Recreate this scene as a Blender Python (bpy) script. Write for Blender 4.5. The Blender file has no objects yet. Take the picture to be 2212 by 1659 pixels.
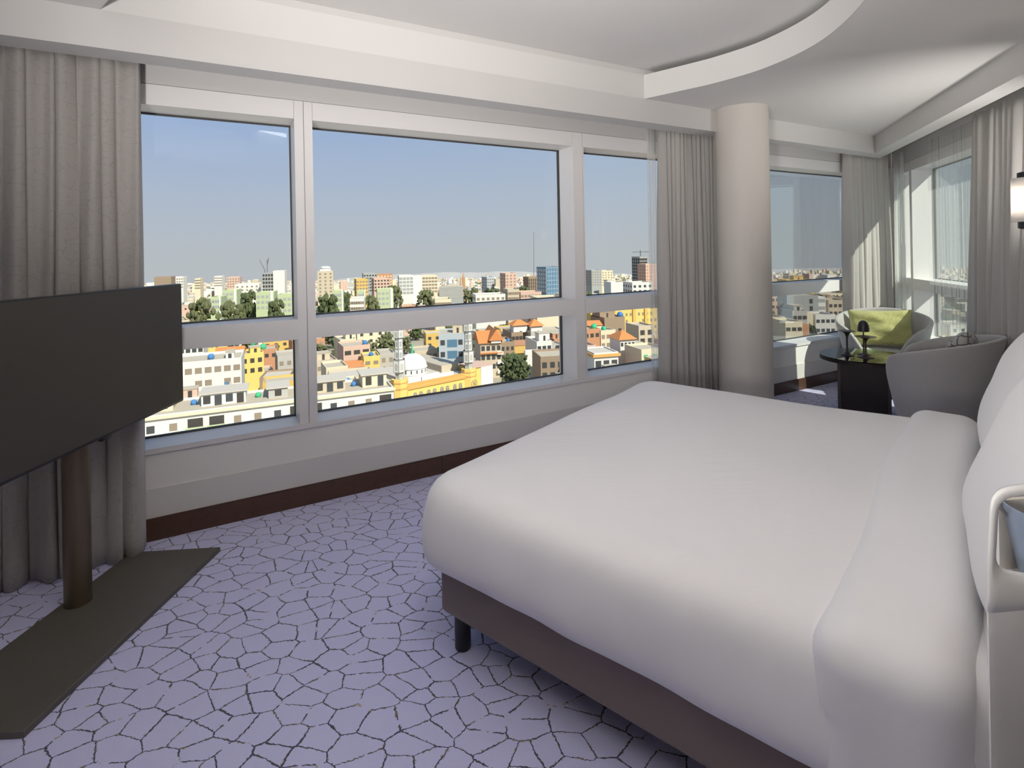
import bpy, bmesh, math, random
from mathutils import Vector, Matrix
R = math.radians
scene = bpy.context.scene
COL = scene.collection

# ------------------------------------------------------------------ camera
EYE = 1.5
FPX, ROLL, PPX, PPY = 1141.0, R(-1.1), 1106.0, 545.2     # focal length and principal point for a 2212x1659 frame
cam = bpy.data.cameras.new('camera')
cam.sensor_fit = 'HORIZONTAL'; cam.sensor_width = 36.0
cam.lens = 36.0 * FPX / 2212.0
cam.shift_y = (PPY - 829.5) / 2212.0
cam.clip_start = 0.02; cam.clip_end = 20000
camo = bpy.data.objects.new('camera', cam); COL.objects.link(camo)
camo.matrix_world = Matrix.Translation((0, 0, EYE)) @ Matrix.Rotation(R(90), 4, 'X') @ Matrix.Rotation(ROLL, 4, 'Z')
scene.camera = camo

# ------------------------------------------------------------------ view, world, sun
vs = scene.view_settings
vs.view_transform = 'Standard'; vs.look = 'None'; vs.gamma = 1.0; vs.exposure = 0.10; vs.use_curve_mapping = False

SUN_AZ, SUN_EL = R(140), R(42)
SUN_DIR = Vector((math.sin(SUN_AZ) * math.cos(SUN_EL), math.cos(SUN_AZ) * math.cos(SUN_EL), math.sin(SUN_EL)))
w = bpy.data.worlds.new('sky'); scene.world = w; w.use_nodes = True
nt = w.node_tree; nt.nodes.clear()
out = nt.nodes.new('ShaderNodeOutputWorld'); bg = nt.nodes.new('ShaderNodeBackground')
tc = nt.nodes.new('ShaderNodeTexCoord'); sp = nt.nodes.new('ShaderNodeSeparateXYZ')
r1 = nt.nodes.new('ShaderNodeValToRGB'); r2 = nt.nodes.new('ShaderNodeValToRGB')
dp = nt.nodes.new('ShaderNodeVectorMath'); dp.operation = 'DOT_PRODUCT'
dp.inputs[1].default_value = (math.sin(SUN_AZ), math.cos(SUN_AZ), 0)
mr = nt.nodes.new('ShaderNodeMapRange'); mr.inputs[1].default_value = -1.0; mr.inputs[2].default_value = 0.35
mx = nt.nodes.new('ShaderNodeMix'); mx.data_type = 'RGBA'
def ramp(n, stops):
    e = n.color_ramp.elements
    e[0].position, e[0].color = stops[0][0], (*stops[0][1], 1)
    e[1].position, e[1].color = stops[-1][0], (*stops[-1][1], 1)
    for p, c in stops[1:-1]:
        x = e.new(p); x.color = (*c, 1)
ramp(r1, [(0.0, (.44, .455, .48)), (.10, (.39, .44, .54)), (.25, (.28, .38, .59)), (1, (.10, .22, .52))])   # away from the sun
ramp(r2, [(0.0, (.42, .45, .46)), (.12, (.40, .45, .47)), (.30, (.37, .45, .50)), (1, (.14, .26, .50))])   # towards the sun
L = nt.links.new
L(tc.outputs['Generated'], sp.inputs[0]); L(sp.outputs['Z'], r1.inputs[0]); L(sp.outputs['Z'], r2.inputs[0])
L(tc.outputs['Generated'], dp.inputs[0]); L(dp.outputs['Value'], mr.inputs[0]); L(mr.outputs[0], mx.inputs[0])
L(r1.outputs[0], mx.inputs[6]); L(r2.outputs[0], mx.inputs[7]); L(mx.outputs[2], bg.inputs[0]); L(bg.outputs[0], out.inputs[0])
bg.inputs[1].default_value = 1.12

sl = bpy.data.lights.new('sun', 'SUN'); sl.energy = 6.0; sl.angle = R(0.6); sl.color = (1.0, .94, .82)
so = bpy.data.objects.new('sun', sl); COL.objects.link(so)
so.rotation_euler = SUN_DIR.to_track_quat('Z', 'Y').to_euler(); so.location = SUN_DIR * 60

# ------------------------------------------------------------------ frames and helpers
AZ, AZB = R(61.11), R(19.36)
TA = Vector((math.sin(AZ), math.cos(AZ), 0)); NA = Vector((-math.cos(AZ), math.sin(AZ), 0))     # window wall, outward normal
TB = Vector((math.sin(AZB), math.cos(AZB), 0)); NB = Vector((math.cos(AZB), -math.sin(AZB), 0))  # second window wall
DA, DB = 3.416, 2.267
BAZ = R(129.2)
BL = Vector((math.sin(BAZ), math.cos(BAZ), 0)); BW = Vector((-math.cos(BAZ), math.sin(BAZ), 0)); BO = Vector((-.305, 2.022, 0))
def fA(s, d, z): return TA * s + NA * d + Vector((0, 0, z))
def fB(s, d, z): return TB * s + NB * d + Vector((0, 0, z))
def fBed(l, w_, z): return BO + BL * l + BW * w_ + Vector((0, 0, z))
def fI(x, y, z): return Vector((x, y, z))
def solve2(n1, d1, n2, d2):
    det = n1.x * n2.y - n1.y * n2.x
    return Vector(((d1 * n2.y - n1.y * d2) / det, (n1.x * d2 - d1 * n2.x) / det, 0))
def ray(px, py):
    u, v = px - PPX, py - PPY; c, s = math.cos(ROLL), math.sin(ROLL)
    return Vector(((c * u + s * v) / FPX, 1.0, -(-s * u + c * v) / FPX))
def at(px, py, Y): return ray(px, py) * Y + Vector((0, 0, EYE))
def atz(px, py, z):
    r = ray(px, py); return r * ((z - EYE) / r.z) + Vector((0, 0, EYE))
def toPx(P):
    x, y = P.x / P.y * FPX, -(P.z - EYE) / P.y * FPX; c, s = math.cos(ROLL), math.sin(ROLL)
    return PPX + c * x - s * y, PPY + s * x + c * y
def lin(r, g, b):
    return tuple(((c / 255) / 12.92 if c / 255 <= .04045 else ((c / 255 + .055) / 1.055) ** 2.4) for c in (r, g, b))

class MB:
    def __init__(s): s.v = []; s.f = []
    def add(s, vs_, fs):
        o = len(s.v); s.v += [Vector(p) for p in vs_]; s.f += [tuple(i + o for i in f) for f in fs]; return s
    def box(s, a0, a1, b0, b1, z0, z1, fr=fI):
        p = [fr(a, b, z) for z in (z0, z1) for a, b in ((a0, b0), (a1, b0), (a1, b1), (a0, b1))]
        return s.add(p, [(3, 2, 1, 0), (4, 5, 6, 7), (0, 1, 5, 4), (1, 2, 6, 5), (2, 3, 7, 6), (3, 0, 4, 7)])
    def prism(s, poly, z0, z1, fr=fI):
        n = len(poly)
        return s.add([fr(x, y, z0) for x, y in poly] + [fr(x, y, z1) for x, y in poly],
                     [tuple(range(n - 1, -1, -1)), tuple(range(n, 2 * n))] + [(i, (i + 1) % n, n + (i + 1) % n, n + i) for i in range(n)])
    def lathe(s, prof, c=(0, 0, 0), n=24):
        k = len(prof); c = Vector(c)
        vs_ = [c + Vector((r * math.cos(2 * math.pi * i / n), r * math.sin(2 * math.pi * i / n), z)) for i in range(n) for r, z in prof]
        fs = [(i * k + j, ((i + 1) % n) * k + j, ((i + 1) % n) * k + j + 1, i * k + j + 1) for i in range(n) for j in range(k - 1)]
        fs += [tuple(i * k for i in range(n - 1, -1, -1)), tuple(i * k + k - 1 for i in range(n))]
        return s.add(vs_, fs)
    def tube(s, p0, p1, r, n=10, r1=None):
        p0, p1 = Vector(p0), Vector(p1); d = (p1 - p0).normalized(); r1 = r if r1 is None else r1
        a = d.orthogonal().normalized(); b = d.cross(a)
        vs_ = [p + (a * math.cos(t) + b * math.sin(t)) * q for p, q in ((p0, r), (p1, r1)) for t in [2 * math.pi * i / n for i in range(n)]]
        return s.add(vs_, [tuple(range(n - 1, -1, -1)), tuple(range(n, 2 * n))] + [(i, (i + 1) % n, n + (i + 1) % n, n + i) for i in range(n)])
    def grid(s, fn, nu, nv, closeu=False):
        vs_ = [fn(i / (nu if closeu else nu - 1), j / (nv - 1)) for i in range(nu) for j in range(nv)]
        m = nu if closeu else nu - 1
        return s.add(vs_, [(i * nv + j, ((i + 1) % nu) * nv + j, ((i + 1) % nu) * nv + j + 1, i * nv + j + 1) for i in range(m) for j in range(nv - 1)])
    def rbox(s, x0, x1, y0, y1, z0, z1, r, fr=fI, n=6, k=3, warp=None):
        """rounded box, n cells on the flats, k in the rounds"""
        h = Vector(((x1 - x0) / 2, (y1 - y0) / 2, (z1 - z0) / 2)); c = Vector(((x0 + x1) / 2, (y0 + y1) / 2, (z0 + z1) / 2))
        def ticks(hh):
            a = [-hh + r * (1 - math.cos(math.pi / 2 * i / k)) * 1.0 for i in range(k + 1)]
            m = [(-hh + r) + 2 * (hh - r) * i / n for i in range(1, n)]
            return a + m + [-t for t in reversed(a)]
        T = [ticks(h[i]) for i in range(3)]
        def P(q):
            cl = Vector([max(-h[i] + r, min(h[i] - r, q[i])) for i in range(3)]); d = q - cl
            p = cl + d.normalized() * r if d.length > 1e-9 else q
            p = p + c
            if warp: p = warp(p)
            return fr(*p)
        for ax in range(3):
            u, v = (ax + 1) % 3, (ax + 2) % 3
            for sg in (-1, 1):
                vs_ = []
                for a in T[u]:
                    for b in T[v]:
                        q = [0, 0, 0]; q[ax] = sg * h[ax]; q[u] = a; q[v] = b; vs_.append(P(Vector(q)))
                nu, nv = len(T[u]), len(T[v])
                fs = [(i * nv + j, (i + 1) * nv + j, (i + 1) * nv + j + 1, i * nv + j + 1) for i in range(nu - 1) for j in range(nv - 1)]
                if sg < 0: fs = [f[::-1] for f in fs]
                s.add(vs_, fs)
        return s

MW = {}
def thing(name, loc=(0, 0, 0), rz=0, label=None, cat=None, group=None, kind=None):
    o = bpy.data.objects.new(name, None); COL.objects.link(o); o.empty_display_size = .2
    o.location = loc; o.rotation_euler = (0, 0, rz)
    MW[o.name] = Matrix.Translation(loc) @ Matrix.Rotation(rz, 4, 'Z')
    return tag(o, label, cat, group, kind)
def tag(o, label=None, cat=None, group=None, kind=None):
    if label: o['label'] = label
    if cat: o['category'] = cat
    if group: o['group'] = group
    if kind: o['kind'] = kind
    return o
def obj(name, mb, mat, parent=None, world=True, smooth=False, weld=False, label=None, kind=None, base=None):
    """one mesh object; world=True: the vertices are world coordinates (moved into the parent's space)"""
    v = mb.v
    M = Matrix.Identity(4)
    if parent is not None: M = MW[parent.name].copy()
    if base is not None: M = Matrix.Translation(base)
    if world: Mi = M.inverted(); v = [Mi @ p for p in v]
    me = bpy.data.meshes.new(name); me.from_pydata([tuple(p) for p in v], [], mb.f)
    bm = bmesh.new(); bm.from_mesh(me)
    if weld: bmesh.ops.remove_doubles(bm, verts=bm.verts, dist=1e-4)
    bmesh.ops.recalc_face_normals(bm, faces=bm.faces)
    if smooth:
        for f in bm.faces: f.smooth = True
    bm.to_mesh(me); bm.free()
    if smooth and smooth != 'all': me.set_sharp_from_angle(angle=R(40))
    me.materials.append(mat)
    o = bpy.data.objects.new(name, me); COL.objects.link(o)
    if parent is not None:
        o.parent = parent; MW[o.name] = M
    elif base is not None: o.location = base; MW[o.name] = M
    else: MW[o.name] = M
    return tag(o, label, None, None, kind)
def solid(o, t, off=0.0):
    m = o.modifiers.new('solid', 'SOLIDIFY'); m.thickness = t; m.offset = off; return o

# ------------------------------------------------------------------ materials
def mat(name, col, rough=.6, metal=0., spec=.5, noise=None, bump=None, sheen=0., coord='Object'):
    """noise=(scale, amount): tone variation; bump=(scale, strength)"""
    m = bpy.data.materials.new(name); m.use_nodes = True; n = m.node_tree.nodes; l = m.node_tree.links
    b = n['Principled BSDF']
    b.inputs['Base Color'].default_value = (*col, 1); b.inputs['Roughness'].default_value = rough
    b.inputs['Metallic'].default_value = metal; b.inputs['Specular IOR Level'].default_value = spec
    if sheen: b.inputs['Sheen Weight'].default_value = sheen
    t = n.new('ShaderNodeTexCoord')
    if noise:
        x = n.new('ShaderNodeTexNoise'); x.inputs['Scale'].default_value = noise[0]; x.inputs['Detail'].default_value = 4
        k = n.new('ShaderNodeMix'); k.data_type = 'RGBA'
        k.inputs[6].default_value = (*[c * (1 - noise[1]) for c in col], 1); k.inputs[7].default_value = (*[min(1, c * (1 + noise[1])) for c in col], 1)
        l.new(t.outputs[coord], x.inputs['Vector']); l.new(x.outputs['Fac'], k.inputs[0]); l.new(k.outputs[2], b.inputs['Base Color'])
    if bump:
        x = n.new('ShaderNodeTexNoise'); x.inputs['Scale'].default_value = bump[0]; x.inputs['Detail'].default_value = 3
        bn = n.new('ShaderNodeBump'); bn.inputs['Strength'].default_value = bump[1]; bn.inputs['Distance'].default_value = .01
        l.new(t.outputs[coord], x.inputs['Vector']); l.new(x.outputs['Fac'], bn.inputs['Height']); l.new(bn.outputs[0], b.inputs['Normal'])
    return m
M = {}
M['paint'] = mat('white_paint', (.57, .557, .545), .55, noise=(3, .015))
M['ceil'] = mat('ceiling_paint', (.64, .627, .612), .7)
M['taupe_wall'] = mat('taupe_wallpaper', (.30, .27, .24), .8, noise=(8, .05))
M['apron'] = mat('apron_paint', (.84, .82, .785), .5)
M['apron_low'] = mat('apron_lower_tone', (.70, .68, .655), .5)  # greyer tone for the strip along the foot of the apron
M['frame'] = mat('window_frame_coat', (.74, .725, .72), .35)
M['seam'] = mat('joint_filler', (.30, .28, .27), .8)
M['gasket'] = mat('gasket_rubber', (.05, .05, .05), .6)
M['column'] = mat('column_wallcover', (.58, .55, .505), .6, bump=(180, .08))
M['wood'] = mat('brown_wood', (.085, .042, .026), .35, noise=(30, .35))
M['dwood'] = mat('dark_wood', (.022, .016, .014), .35, noise=(25, .3))
M['dstrip'] = mat('dark_wood_edge', (.06, .048, .042), .4)
M['linen'] = mat('white_linen', (.84, .825, .84), .8, sheen=.2, bump=(7, .25))
def linen_folds(m):
    n = m.node_tree.nodes; l = m.node_tree.links; b = n['Principled BSDF']
    t = n.new('ShaderNodeTexCoord'); mp = n.new('ShaderNodeMapping'); mp.inputs['Rotation'].default_value = (0, 0, R(-20)); mp.inputs['Scale'].default_value = (2.2, 26, 8)
    x = n.new('ShaderNodeTexNoise'); x.inputs['Scale'].default_value = 1.0; x.inputs['Detail'].default_value = 3
    y = n.new('ShaderNodeTexNoise'); y.inputs['Scale'].default_value = 2.2
    mu = n.new('ShaderNodeMath'); mu.operation = 'MULTIPLY'
    bn = n.new('ShaderNodeBump'); bn.inputs['Strength'].default_value = .35; bn.inputs['Distance'].default_value = .012
    l.new(t.outputs['Object'], mp.inputs[0]); l.new(mp.outputs[0], x.inputs['Vector']); l.new(t.outputs['Object'], y.inputs['Vector'])
    l.new(x.outputs['Fac'], mu.inputs[0]); l.new(y.outputs['Fac'], mu.inputs[1]); l.new(mu.outputs[0], bn.inputs['Height']); l.new(bn.outputs[0], b.inputs['Normal'])
M['duvet'] = mat('white_duvet_linen', (.84, .825, .84), .8, sheen=.2); linen_folds(M['duvet'])
M['sheet'] = mat('white_sheet', (.78, .765, .775), .8, bump=(9, .6))
M['base'] = mat('taupe_upholstery', (.20, .155, .14), .75, noise=(5, .12), sheen=.2)
M['black'] = mat('black_metal', (.008, .008, .009), .35)
M['screen'] = mat('screen_glass', (.050, .044, .037), .36, spec=.5)
M['bezel'] = mat('bezel_plastic', (.012, .012, .013), .3)
M['bronze'] = mat('bronze_tube', (.17, .135, .09), .36, metal=.8)
M['plate'] = mat('bronze_plate', (.115, .105, .09), .45, metal=.15, bump=(250, .05))
M['grey_fab'] = mat('grey_wool', (.44, .43, .42), .9, noise=(60, .08), sheen=.3, bump=(300, .15))
M['seatfab'] = mat('pale_seat_wool', (.52, .51, .495), .9, noise=(60, .08), sheen=.3)
M['tulip'] = mat('dark_pewter', (.055, .050, .055), .38, metal=.6)
M['copper'] = mat('brown_pewter', (.10, .075, .062), .38, metal=.6)
M['white_gloss'] = mat('white_lacquer', (.82, .81, .80), .25)
M['beige_in'] = mat('cream_lining', (.62, .57, .51), .6)
M['bluegrey'] = mat('blue_grey_plastic', (.30, .37, .47), .3)
M['shade'] = mat('white_lamp_shade', (.86, .85, .84), .7)
def shade_glow(m):
    n = m.node_tree.nodes; l = m.node_tree.links; b = n['Principled BSDF']; o = n['Material Output']
    t = n.new('ShaderNodeBsdfTranslucent'); t.inputs[0].default_value = (.85, .82, .78, 1); x = n.new('ShaderNodeMixShader'); x.inputs[0].default_value = .45
    l.new(b.outputs[0], x.inputs[1]); l.new(t.outputs[0], x.inputs[2]); l.new(x.outputs[0], o.inputs[0])
shade_glow(M['shade'])

def glassmat(name, tint=(.95, .97, .97), refl=.6):
    m = bpy.data.materials.new(name); m.use_nodes = True; n = m.node_tree.nodes; l = m.node_tree.links; n.clear()
    o = n.new('ShaderNodeOutputMaterial'); t = n.new('ShaderNodeBsdfTransparent'); t.inputs[0].default_value = (*tint, 1)
    g = n.new('ShaderNodeBsdfGlossy'); g.inputs['Roughness'].default_value = .01
    f = n.new('ShaderNodeFresnel'); f.inputs[0].default_value = 1.25; x = n.new('ShaderNodeMixShader')
    k = n.new('ShaderNodeMath'); k.operation = 'MULTIPLY'; k.inputs[1].default_value = refl
    l.new(f.outputs[0], k.inputs[0]); l.new(k.outputs[0], x.inputs[0]); l.new(t.outputs[0], x.inputs[1]); l.new(g.outputs[0], x.inputs[2]); l.new(x.outputs[0], o.inputs[0])
    return m
M['glass'] = glassmat('window_glass')
M['glass_b'] = glassmat('window_glass_green', (.92, .965, .955))
def sheermat(name='sheer_voile', cover=.33):
    m = bpy.data.materials.new(name); m.use_nodes = True; n = m.node_tree.nodes; l = m.node_tree.links; n.clear()
    o = n.new('ShaderNodeOutputMaterial'); t = n.new('ShaderNodeBsdfTransparent'); d = n.new('ShaderNodeBsdfTranslucent'); q = n.new('ShaderNodeBsdfDiffuse')
    d.inputs[0].default_value = (.9, .9, .88, 1); q.inputs[0].default_value = (.85, .85, .84, 1)
    a = n.new('ShaderNodeMixShader'); b = n.new('ShaderNodeMixShader'); a.inputs[0].default_value = .5; b.inputs[0].default_value = cover
    l.new(d.outputs[0], a.inputs[1]); l.new(q.outputs[0], a.inputs[2]); l.new(t.outputs[0], b.inputs[1]); l.new(a.outputs[0], b.inputs[2]); l.new(b.outputs[0], o.inputs[0])
    return m
M['sheer'] = sheermat(); M['sheer_thin'] = sheermat('thin_sheer_voile', .12)
def tableglass():
    m = bpy.data.materials.new('table_glass'); m.use_nodes = True; n = m.node_tree.nodes; l = m.node_tree.links; n.clear()
    o = n.new('ShaderNodeOutputMaterial'); t = n.new('ShaderNodeBsdfTransparent'); t.inputs[0].default_value = (.55, .75, .68, 1)
    g = n.new('ShaderNodeBsdfGlossy'); g.inputs['Roughness'].default_value = .02; x = n.new('ShaderNodeMixShader')
    f = n.new('ShaderNodeFresnel'); f.inputs[0].default_value = 1.9
    l.new(f.outputs[0], x.inputs[0]); l.new(t.outputs[0], x.inputs[1]); l.new(g.outputs[0], x.inputs[2]); l.new(x.outputs[0], o.inputs[0])
    return m
M['tglass'] = tableglass()
def curtainmat(name, col, crack=.5):
    m = mat(name, col, .85, sheen=.3); n = m.node_tree.nodes; l = m.node_tree.links; b = n['Principled BSDF']
    t = n.new('ShaderNodeUVMap'); v = n.new('ShaderNodeTexVoronoi'); v.voronoi_dimensions = '2D'; v.feature = 'DISTANCE_TO_EDGE'; v.inputs['Scale'].default_value = 26
    nz = n.new('ShaderNodeTexNoise'); nz.inputs['Scale'].default_value = 25
    wv = n.new('ShaderNodeTexNoise'); wv.inputs['Scale'].default_value = 400
    lt = n.new('ShaderNodeMath'); lt.operation = 'LESS_THAN'; lt.inputs[1].default_value = .030
    gt = n.new('ShaderNodeMath'); gt.operation = 'GREATER_THAN'; gt.inputs[1].default_value = .5
    mu = n.new('ShaderNodeMath'); mu.operation = 'MULTIPLY'
    k = n.new('ShaderNodeMix'); k.data_type = 'RGBA'; k.inputs[6].default_value = (*col, 1); k.inputs[7].default_value = (*[c * (1 - crack) for c in col], 1)
    k2 = n.new('ShaderNodeMix'); k2.data_type = 'RGBA'; k2.blend_type = 'MULTIPLY'; k2.inputs[0].default_value = .35
    l.new(t.outputs[0], v.inputs['Vector']); l.new(t.outputs[0], nz.inputs['Vector']); l.new(t.outputs[0], wv.inputs['Vector'])
    l.new(v.outputs['Distance'], lt.inputs[0]); l.new(nz.outputs['Fac'], gt.inputs[0]); l.new(lt.outputs[0], mu.inputs[0]); l.new(gt.outputs[0], mu.inputs[1])
    l.new(mu.outputs[0], k.inputs[0]); l.new(k.outputs[2], k2.inputs[6]); l.new(wv.outputs['Color'], k2.inputs[7]); l.new(k2.outputs[2], b.inputs['Base Color'])
    return m
M['drape'] = curtainmat('grey_drape', (.44, .415, .39), .18)
M['drape_plain'] = curtainmat('plain_grey_drape', (.50, .48, .455), .05)
def carpetmat():
    m = mat('lavender_carpet', (.3, .3, .4), .95, sheen=.3); n = m.node_tree.nodes; l = m.node_tree.links; b = n['Principled BSDF']
    t = n.new('ShaderNodeTexCoord')
    def nz(scale, det=3):
        x = n.new('ShaderNodeTexNoise'); x.inputs['Scale'].default_value = scale; x.inputs['Detail'].default_value = det; l.new(t.outputs['Object'], x.inputs['Vector']); return x
    def math_(op, a, b_):
        x = n.new('ShaderNodeMath'); x.operation = op
        for i, q in ((0, a), (1, b_)):
            if isinstance(q, (int, float)): x.inputs[i].default_value = q
            else: l.new(q, x.inputs[i])
        return x.outputs[0]
    def warp(amount, src):
        s_ = n.new('ShaderNodeVectorMath'); s_.operation = 'SUBTRACT'; s_.inputs[1].default_value = (.5, .5, .5); l.new(src.outputs['Color'], s_.inputs[0])
        c = n.new('ShaderNodeVectorMath'); c.operation = 'SCALE'; c.inputs['Scale'].default_value = amount; l.new(s_.outputs[0], c.inputs[0]); return c.outputs[0]
    def addv(a, b_):
        x = n.new('ShaderNodeVectorMath'); x.operation = 'ADD'; l.new(a, x.inputs[0]); l.new(b_, x.inputs[1]); return x.outputs[0]
    p = addv(addv(t.outputs['Object'], warp(.055, nz(4))), warp(.010, nz(110, 2)))
    mp = n.new('ShaderNodeMapping'); mp.inputs['Rotation'].default_value = (0, 0, R(30)); mp.inputs['Scale'].default_value = (1, 1.35, 1); l.new(p, mp.inputs['Vector'])
    v = n.new('ShaderNodeTexVoronoi'); v.voronoi_dimensions = '2D'; v.feature = 'DISTANCE_TO_EDGE'; v.inputs['Scale'].default_value = 9.6; v.inputs['Randomness'].default_value = .95; l.new(mp.outputs[0], v.inputs['Vector'])
    wid = math_('MULTIPLY', nz(9).outputs['Fac'], .046)
    line = math_('LESS_THAN', v.outputs['Distance'], wid)
    near = math_('LESS_THAN', v.outputs['Distance'], .055)
    brk = math_('GREATER_THAN', nz(14, 1).outputs['Fac'], .37)
    line = math_('MULTIPLY', line, brk)
    fleck = math_('MULTIPLY', near, math_('GREATER_THAN', nz(70, 2).outputs['Fac'], .58))
    base = n.new('ShaderNodeMix'); base.data_type = 'RGBA'; base.inputs[6].default_value = (.54, .54, .82, 1); base.inputs[7].default_value = (.67, .67, .96, 1)
    l.new(nz(350, 2).outputs['Fac'], base.inputs[0])
    a = n.new('ShaderNodeMix'); a.data_type = 'RGBA'; a.inputs[7].default_value = (.42, .36, .30, 1); l.new(fleck, a.inputs[0]); l.new(base.outputs[2], a.inputs[6])
    c = n.new('ShaderNodeMix'); c.data_type = 'RGBA'; c.inputs[7].default_value = (.055, .06, .115, 1); l.new(line, c.inputs[0]); l.new(a.outputs[2], c.inputs[6])
    l.new(c.outputs[2], b.inputs['Base Color'])
    bn = n.new('ShaderNodeBump'); bn.inputs['Strength'].default_value = .5; bn.inputs['Distance'].default_value = .004
    l.new(nz(420, 2).outputs['Fac'], bn.inputs['Height']); l.new(bn.outputs[0], b.inputs['Normal'])
    return m
M['carpet'] = carpetmat()

# ------------------------------------------------------------------ room shell
CAB = solve2(NA, DA, NB, DB)
HN, HD = BL, BO.dot(BL) + 2.17                        # headboard wall plane
S_LEFT, D_BACK = -2.2, -1.6
def pl(v): return (v.x, v.y)
P2 = solve2(NB, DB, HN, HD); P3 = solve2(HN, HD, NA, D_BACK); P4 = fA(S_LEFT, D_BACK, 0); P0 = fA(S_LEFT, DA, 0)
ZD, ZF, ZC, ZS = 2.68, 2.864, 2.905, 2.498               # dropped ceiling, fascia top, recess ceiling, soffit underside
outerA = solve2(NA, 3.75, NB, 2.6)
big = [pl(fA(S_LEFT - .15, 3.75, 0)), pl(outerA), pl(solve2(NB, 2.6, HN, HD + .15)), pl(solve2(HN, HD + .15, NA, D_BACK - .15)), pl(fA(S_LEFT - .15, D_BACK - .15, 0))]
tag(obj('floor', MB().prism(big, -.12, 0), M['carpet']), 'lavender carpet with a dark crackle line pattern over the whole room', kind='structure')
tag(obj('ceiling', MB().prism(big, ZC, ZC + .1), M['ceil']), 'white flat ceiling inside the curved recess', kind='structure')
tag(obj('wall_left', MB().box(S_LEFT - .15, S_LEFT, D_BACK - .15, 3.75, 0, ZC, fA), M['paint']), 'white painted wall beyond the television', kind='structure')
tag(obj('wall_back', MB().box(S_LEFT - .15, fA(0, 0, 0).x + P3.dot(TA) + .3, D_BACK - .15, D_BACK, 0, ZC, fA), M['taupe_wall']), 'taupe papered wall behind the viewer', kind='structure')
def fH(a, b, z): return BO + BL * (2.17 + b) + BW * a + Vector((0, 0, z))
wa0, wa1 = (P3 - BO).dot(BW), (P2 - BO).dot(BW)
tag(obj('wall_right', MB().box(wa0 - .2, wa1 + .4, 0, .15, 0, ZC, fH), M['taupe_wall']), 'taupe papered wall at the head of the bed', kind='structure')

# apron walls under the windows
sA1, sB1 = CAB.dot(TA), CAB.dot(TB); sB0 = P2.dot(TB)
wf = tag(obj('wall_front', MB().box(S_LEFT, sA1, DA, 3.70, 0, .459, fA), M['apron']), 'pale apron wall under the long window', kind='structure')
obj('lower_strip', MB().box(S_LEFT, sA1 - .01, DA - .006, DA + .002, .116, .272, fA), M['apron_low'], wf, label='greyer lower strip of the apron wall')
ws = tag(obj('wall_side', MB().box(sB0, sB1, DB, 2.55, 0, .459, fB), M['apron']), 'pale apron wall under the side window', kind='structure')
obj('lower_strip', MB().box(sB0, sB1 - .01, DB - .006, DB + .002, .116, .272, fB), M['apron_low'], ws)
bb = MB(); x = S_LEFT
bfront = thing('baseboard_front', P0, label='brown wooden baseboard under the long window', kind='structure')
for a, b in ((S_LEFT, 1.30), (1.303, 4.2), (4.203, sA1 - .02)):
    obj('board', MB().box(a, b, DA - .018, DA, .0, .112, fA).box(a, b, DA - .014, DA, .112, .118, fA), M['wood'], bfront)
tag(obj('baseboard_side', MB().box(sB0, sB1 - .03, DB - .018, DB, 0, .118, fB), M['wood']), 'brown wooden baseboard under the side window', kind='structure')
# corner post between the two window walls
c2 = [pl(CAB), pl(CAB + NA * .30), pl(outerA), pl(CAB + NB * .30)]
tag(obj('trim_1', MB().prism(c2, 0, ZC), M['frame']), 'white corner post between the two window walls', kind='structure')

def window(name, fr, d0, bays, posts, s_lo, s_hi, label, glass):
    """bays: openings (s0, s1); posts: solid mullions (s0, s1, seam or None)"""
    w_ = thing(name, fr((bays[0][0] + bays[-1][1]) / 2, d0, 0), label=label, kind='structure')
    zt, zs, zm0, zm1, zh = 2.332, .488, 1.0, 1.121, 2.442
    for a, b, seam in posts:
        if seam:
            obj('mullion', MB().box(a, seam - .002, d0, d0 + .245, zs, zh, fr), M['frame'], w_)
            obj('mullion', MB().box(seam + .002, b, d0, d0 + .245, zs, zh, fr), M['frame'], w_)
            obj('joint', MB().box(seam - .002, seam + .002, d0 + .004, d0 + .2, zs, zh, fr), M['seam'], w_)
        else:
            obj('mullion', MB().box(a, b, d0, d0 + .245, zs, zh, fr), M['frame'], w_)
    obj('top_board', MB().box(s_lo, s_hi, d0 + .003, d0 + .245, zh + .004, ZC, fr), M['paint'], w_)
    obj('joint', MB().box(s_lo, s_hi, d0 + .008, d0 + .2, zh - .001, zh + .005, fr), M['seam'], w_)
    obj('sill_board', MB().box(s_lo, s_hi, d0 - .012, d0 + .22, zs - .028, zs, fr), M['frame'], w_)
    for a, b in bays:
        obj('header_panel', MB().box(a + .0015, b - .0015, d0 + .001, d0 + .245, zt, zh, fr), M['frame'], w_)
        obj('mid_rail', MB().box(a, b, d0 + .002, d0 + .245, zm0, zm1, fr), M['frame'], w_)
        for z0, z1 in ((zs, zm0), (zm1, zt)):
            g = MB(); e = .007; da, db = d0 + .196, d0 + .222
            g.box(a, b, da, db, z0, z0 + e, fr).box(a, b, da, db, z1 - e, z1, fr).box(a, a + e, da, db, z0, z1, fr).box(b - e, b, da, db, z0, z1, fr)
            pn = obj('pane', MB().box(a + e * .5, b - e * .5, d0 + .205, d0 + .213, z0 + e * .5, z1 - e * .5, fr), glass, w_)
            obj('gasket', g, M['gasket'], pn)
    return w_
window('window_1', fA, DA, [(-1.5, .402), (.505, 2.452), (2.556, 3.9)], [(S_LEFT, -1.5, None), (.402, .505, .455), (2.452, 2.556, 2.556 - .012)], S_LEFT, 4.0, 'long white framed window of three bays over the city', M['glass'])
window('window_2', fA, DA, [(4.4, 6.92)], [(3.9, 4.4, None), (6.92, sA1, None)], 4.0, sA1, 'white framed window between the round column and the corner', M['glass'])
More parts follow.
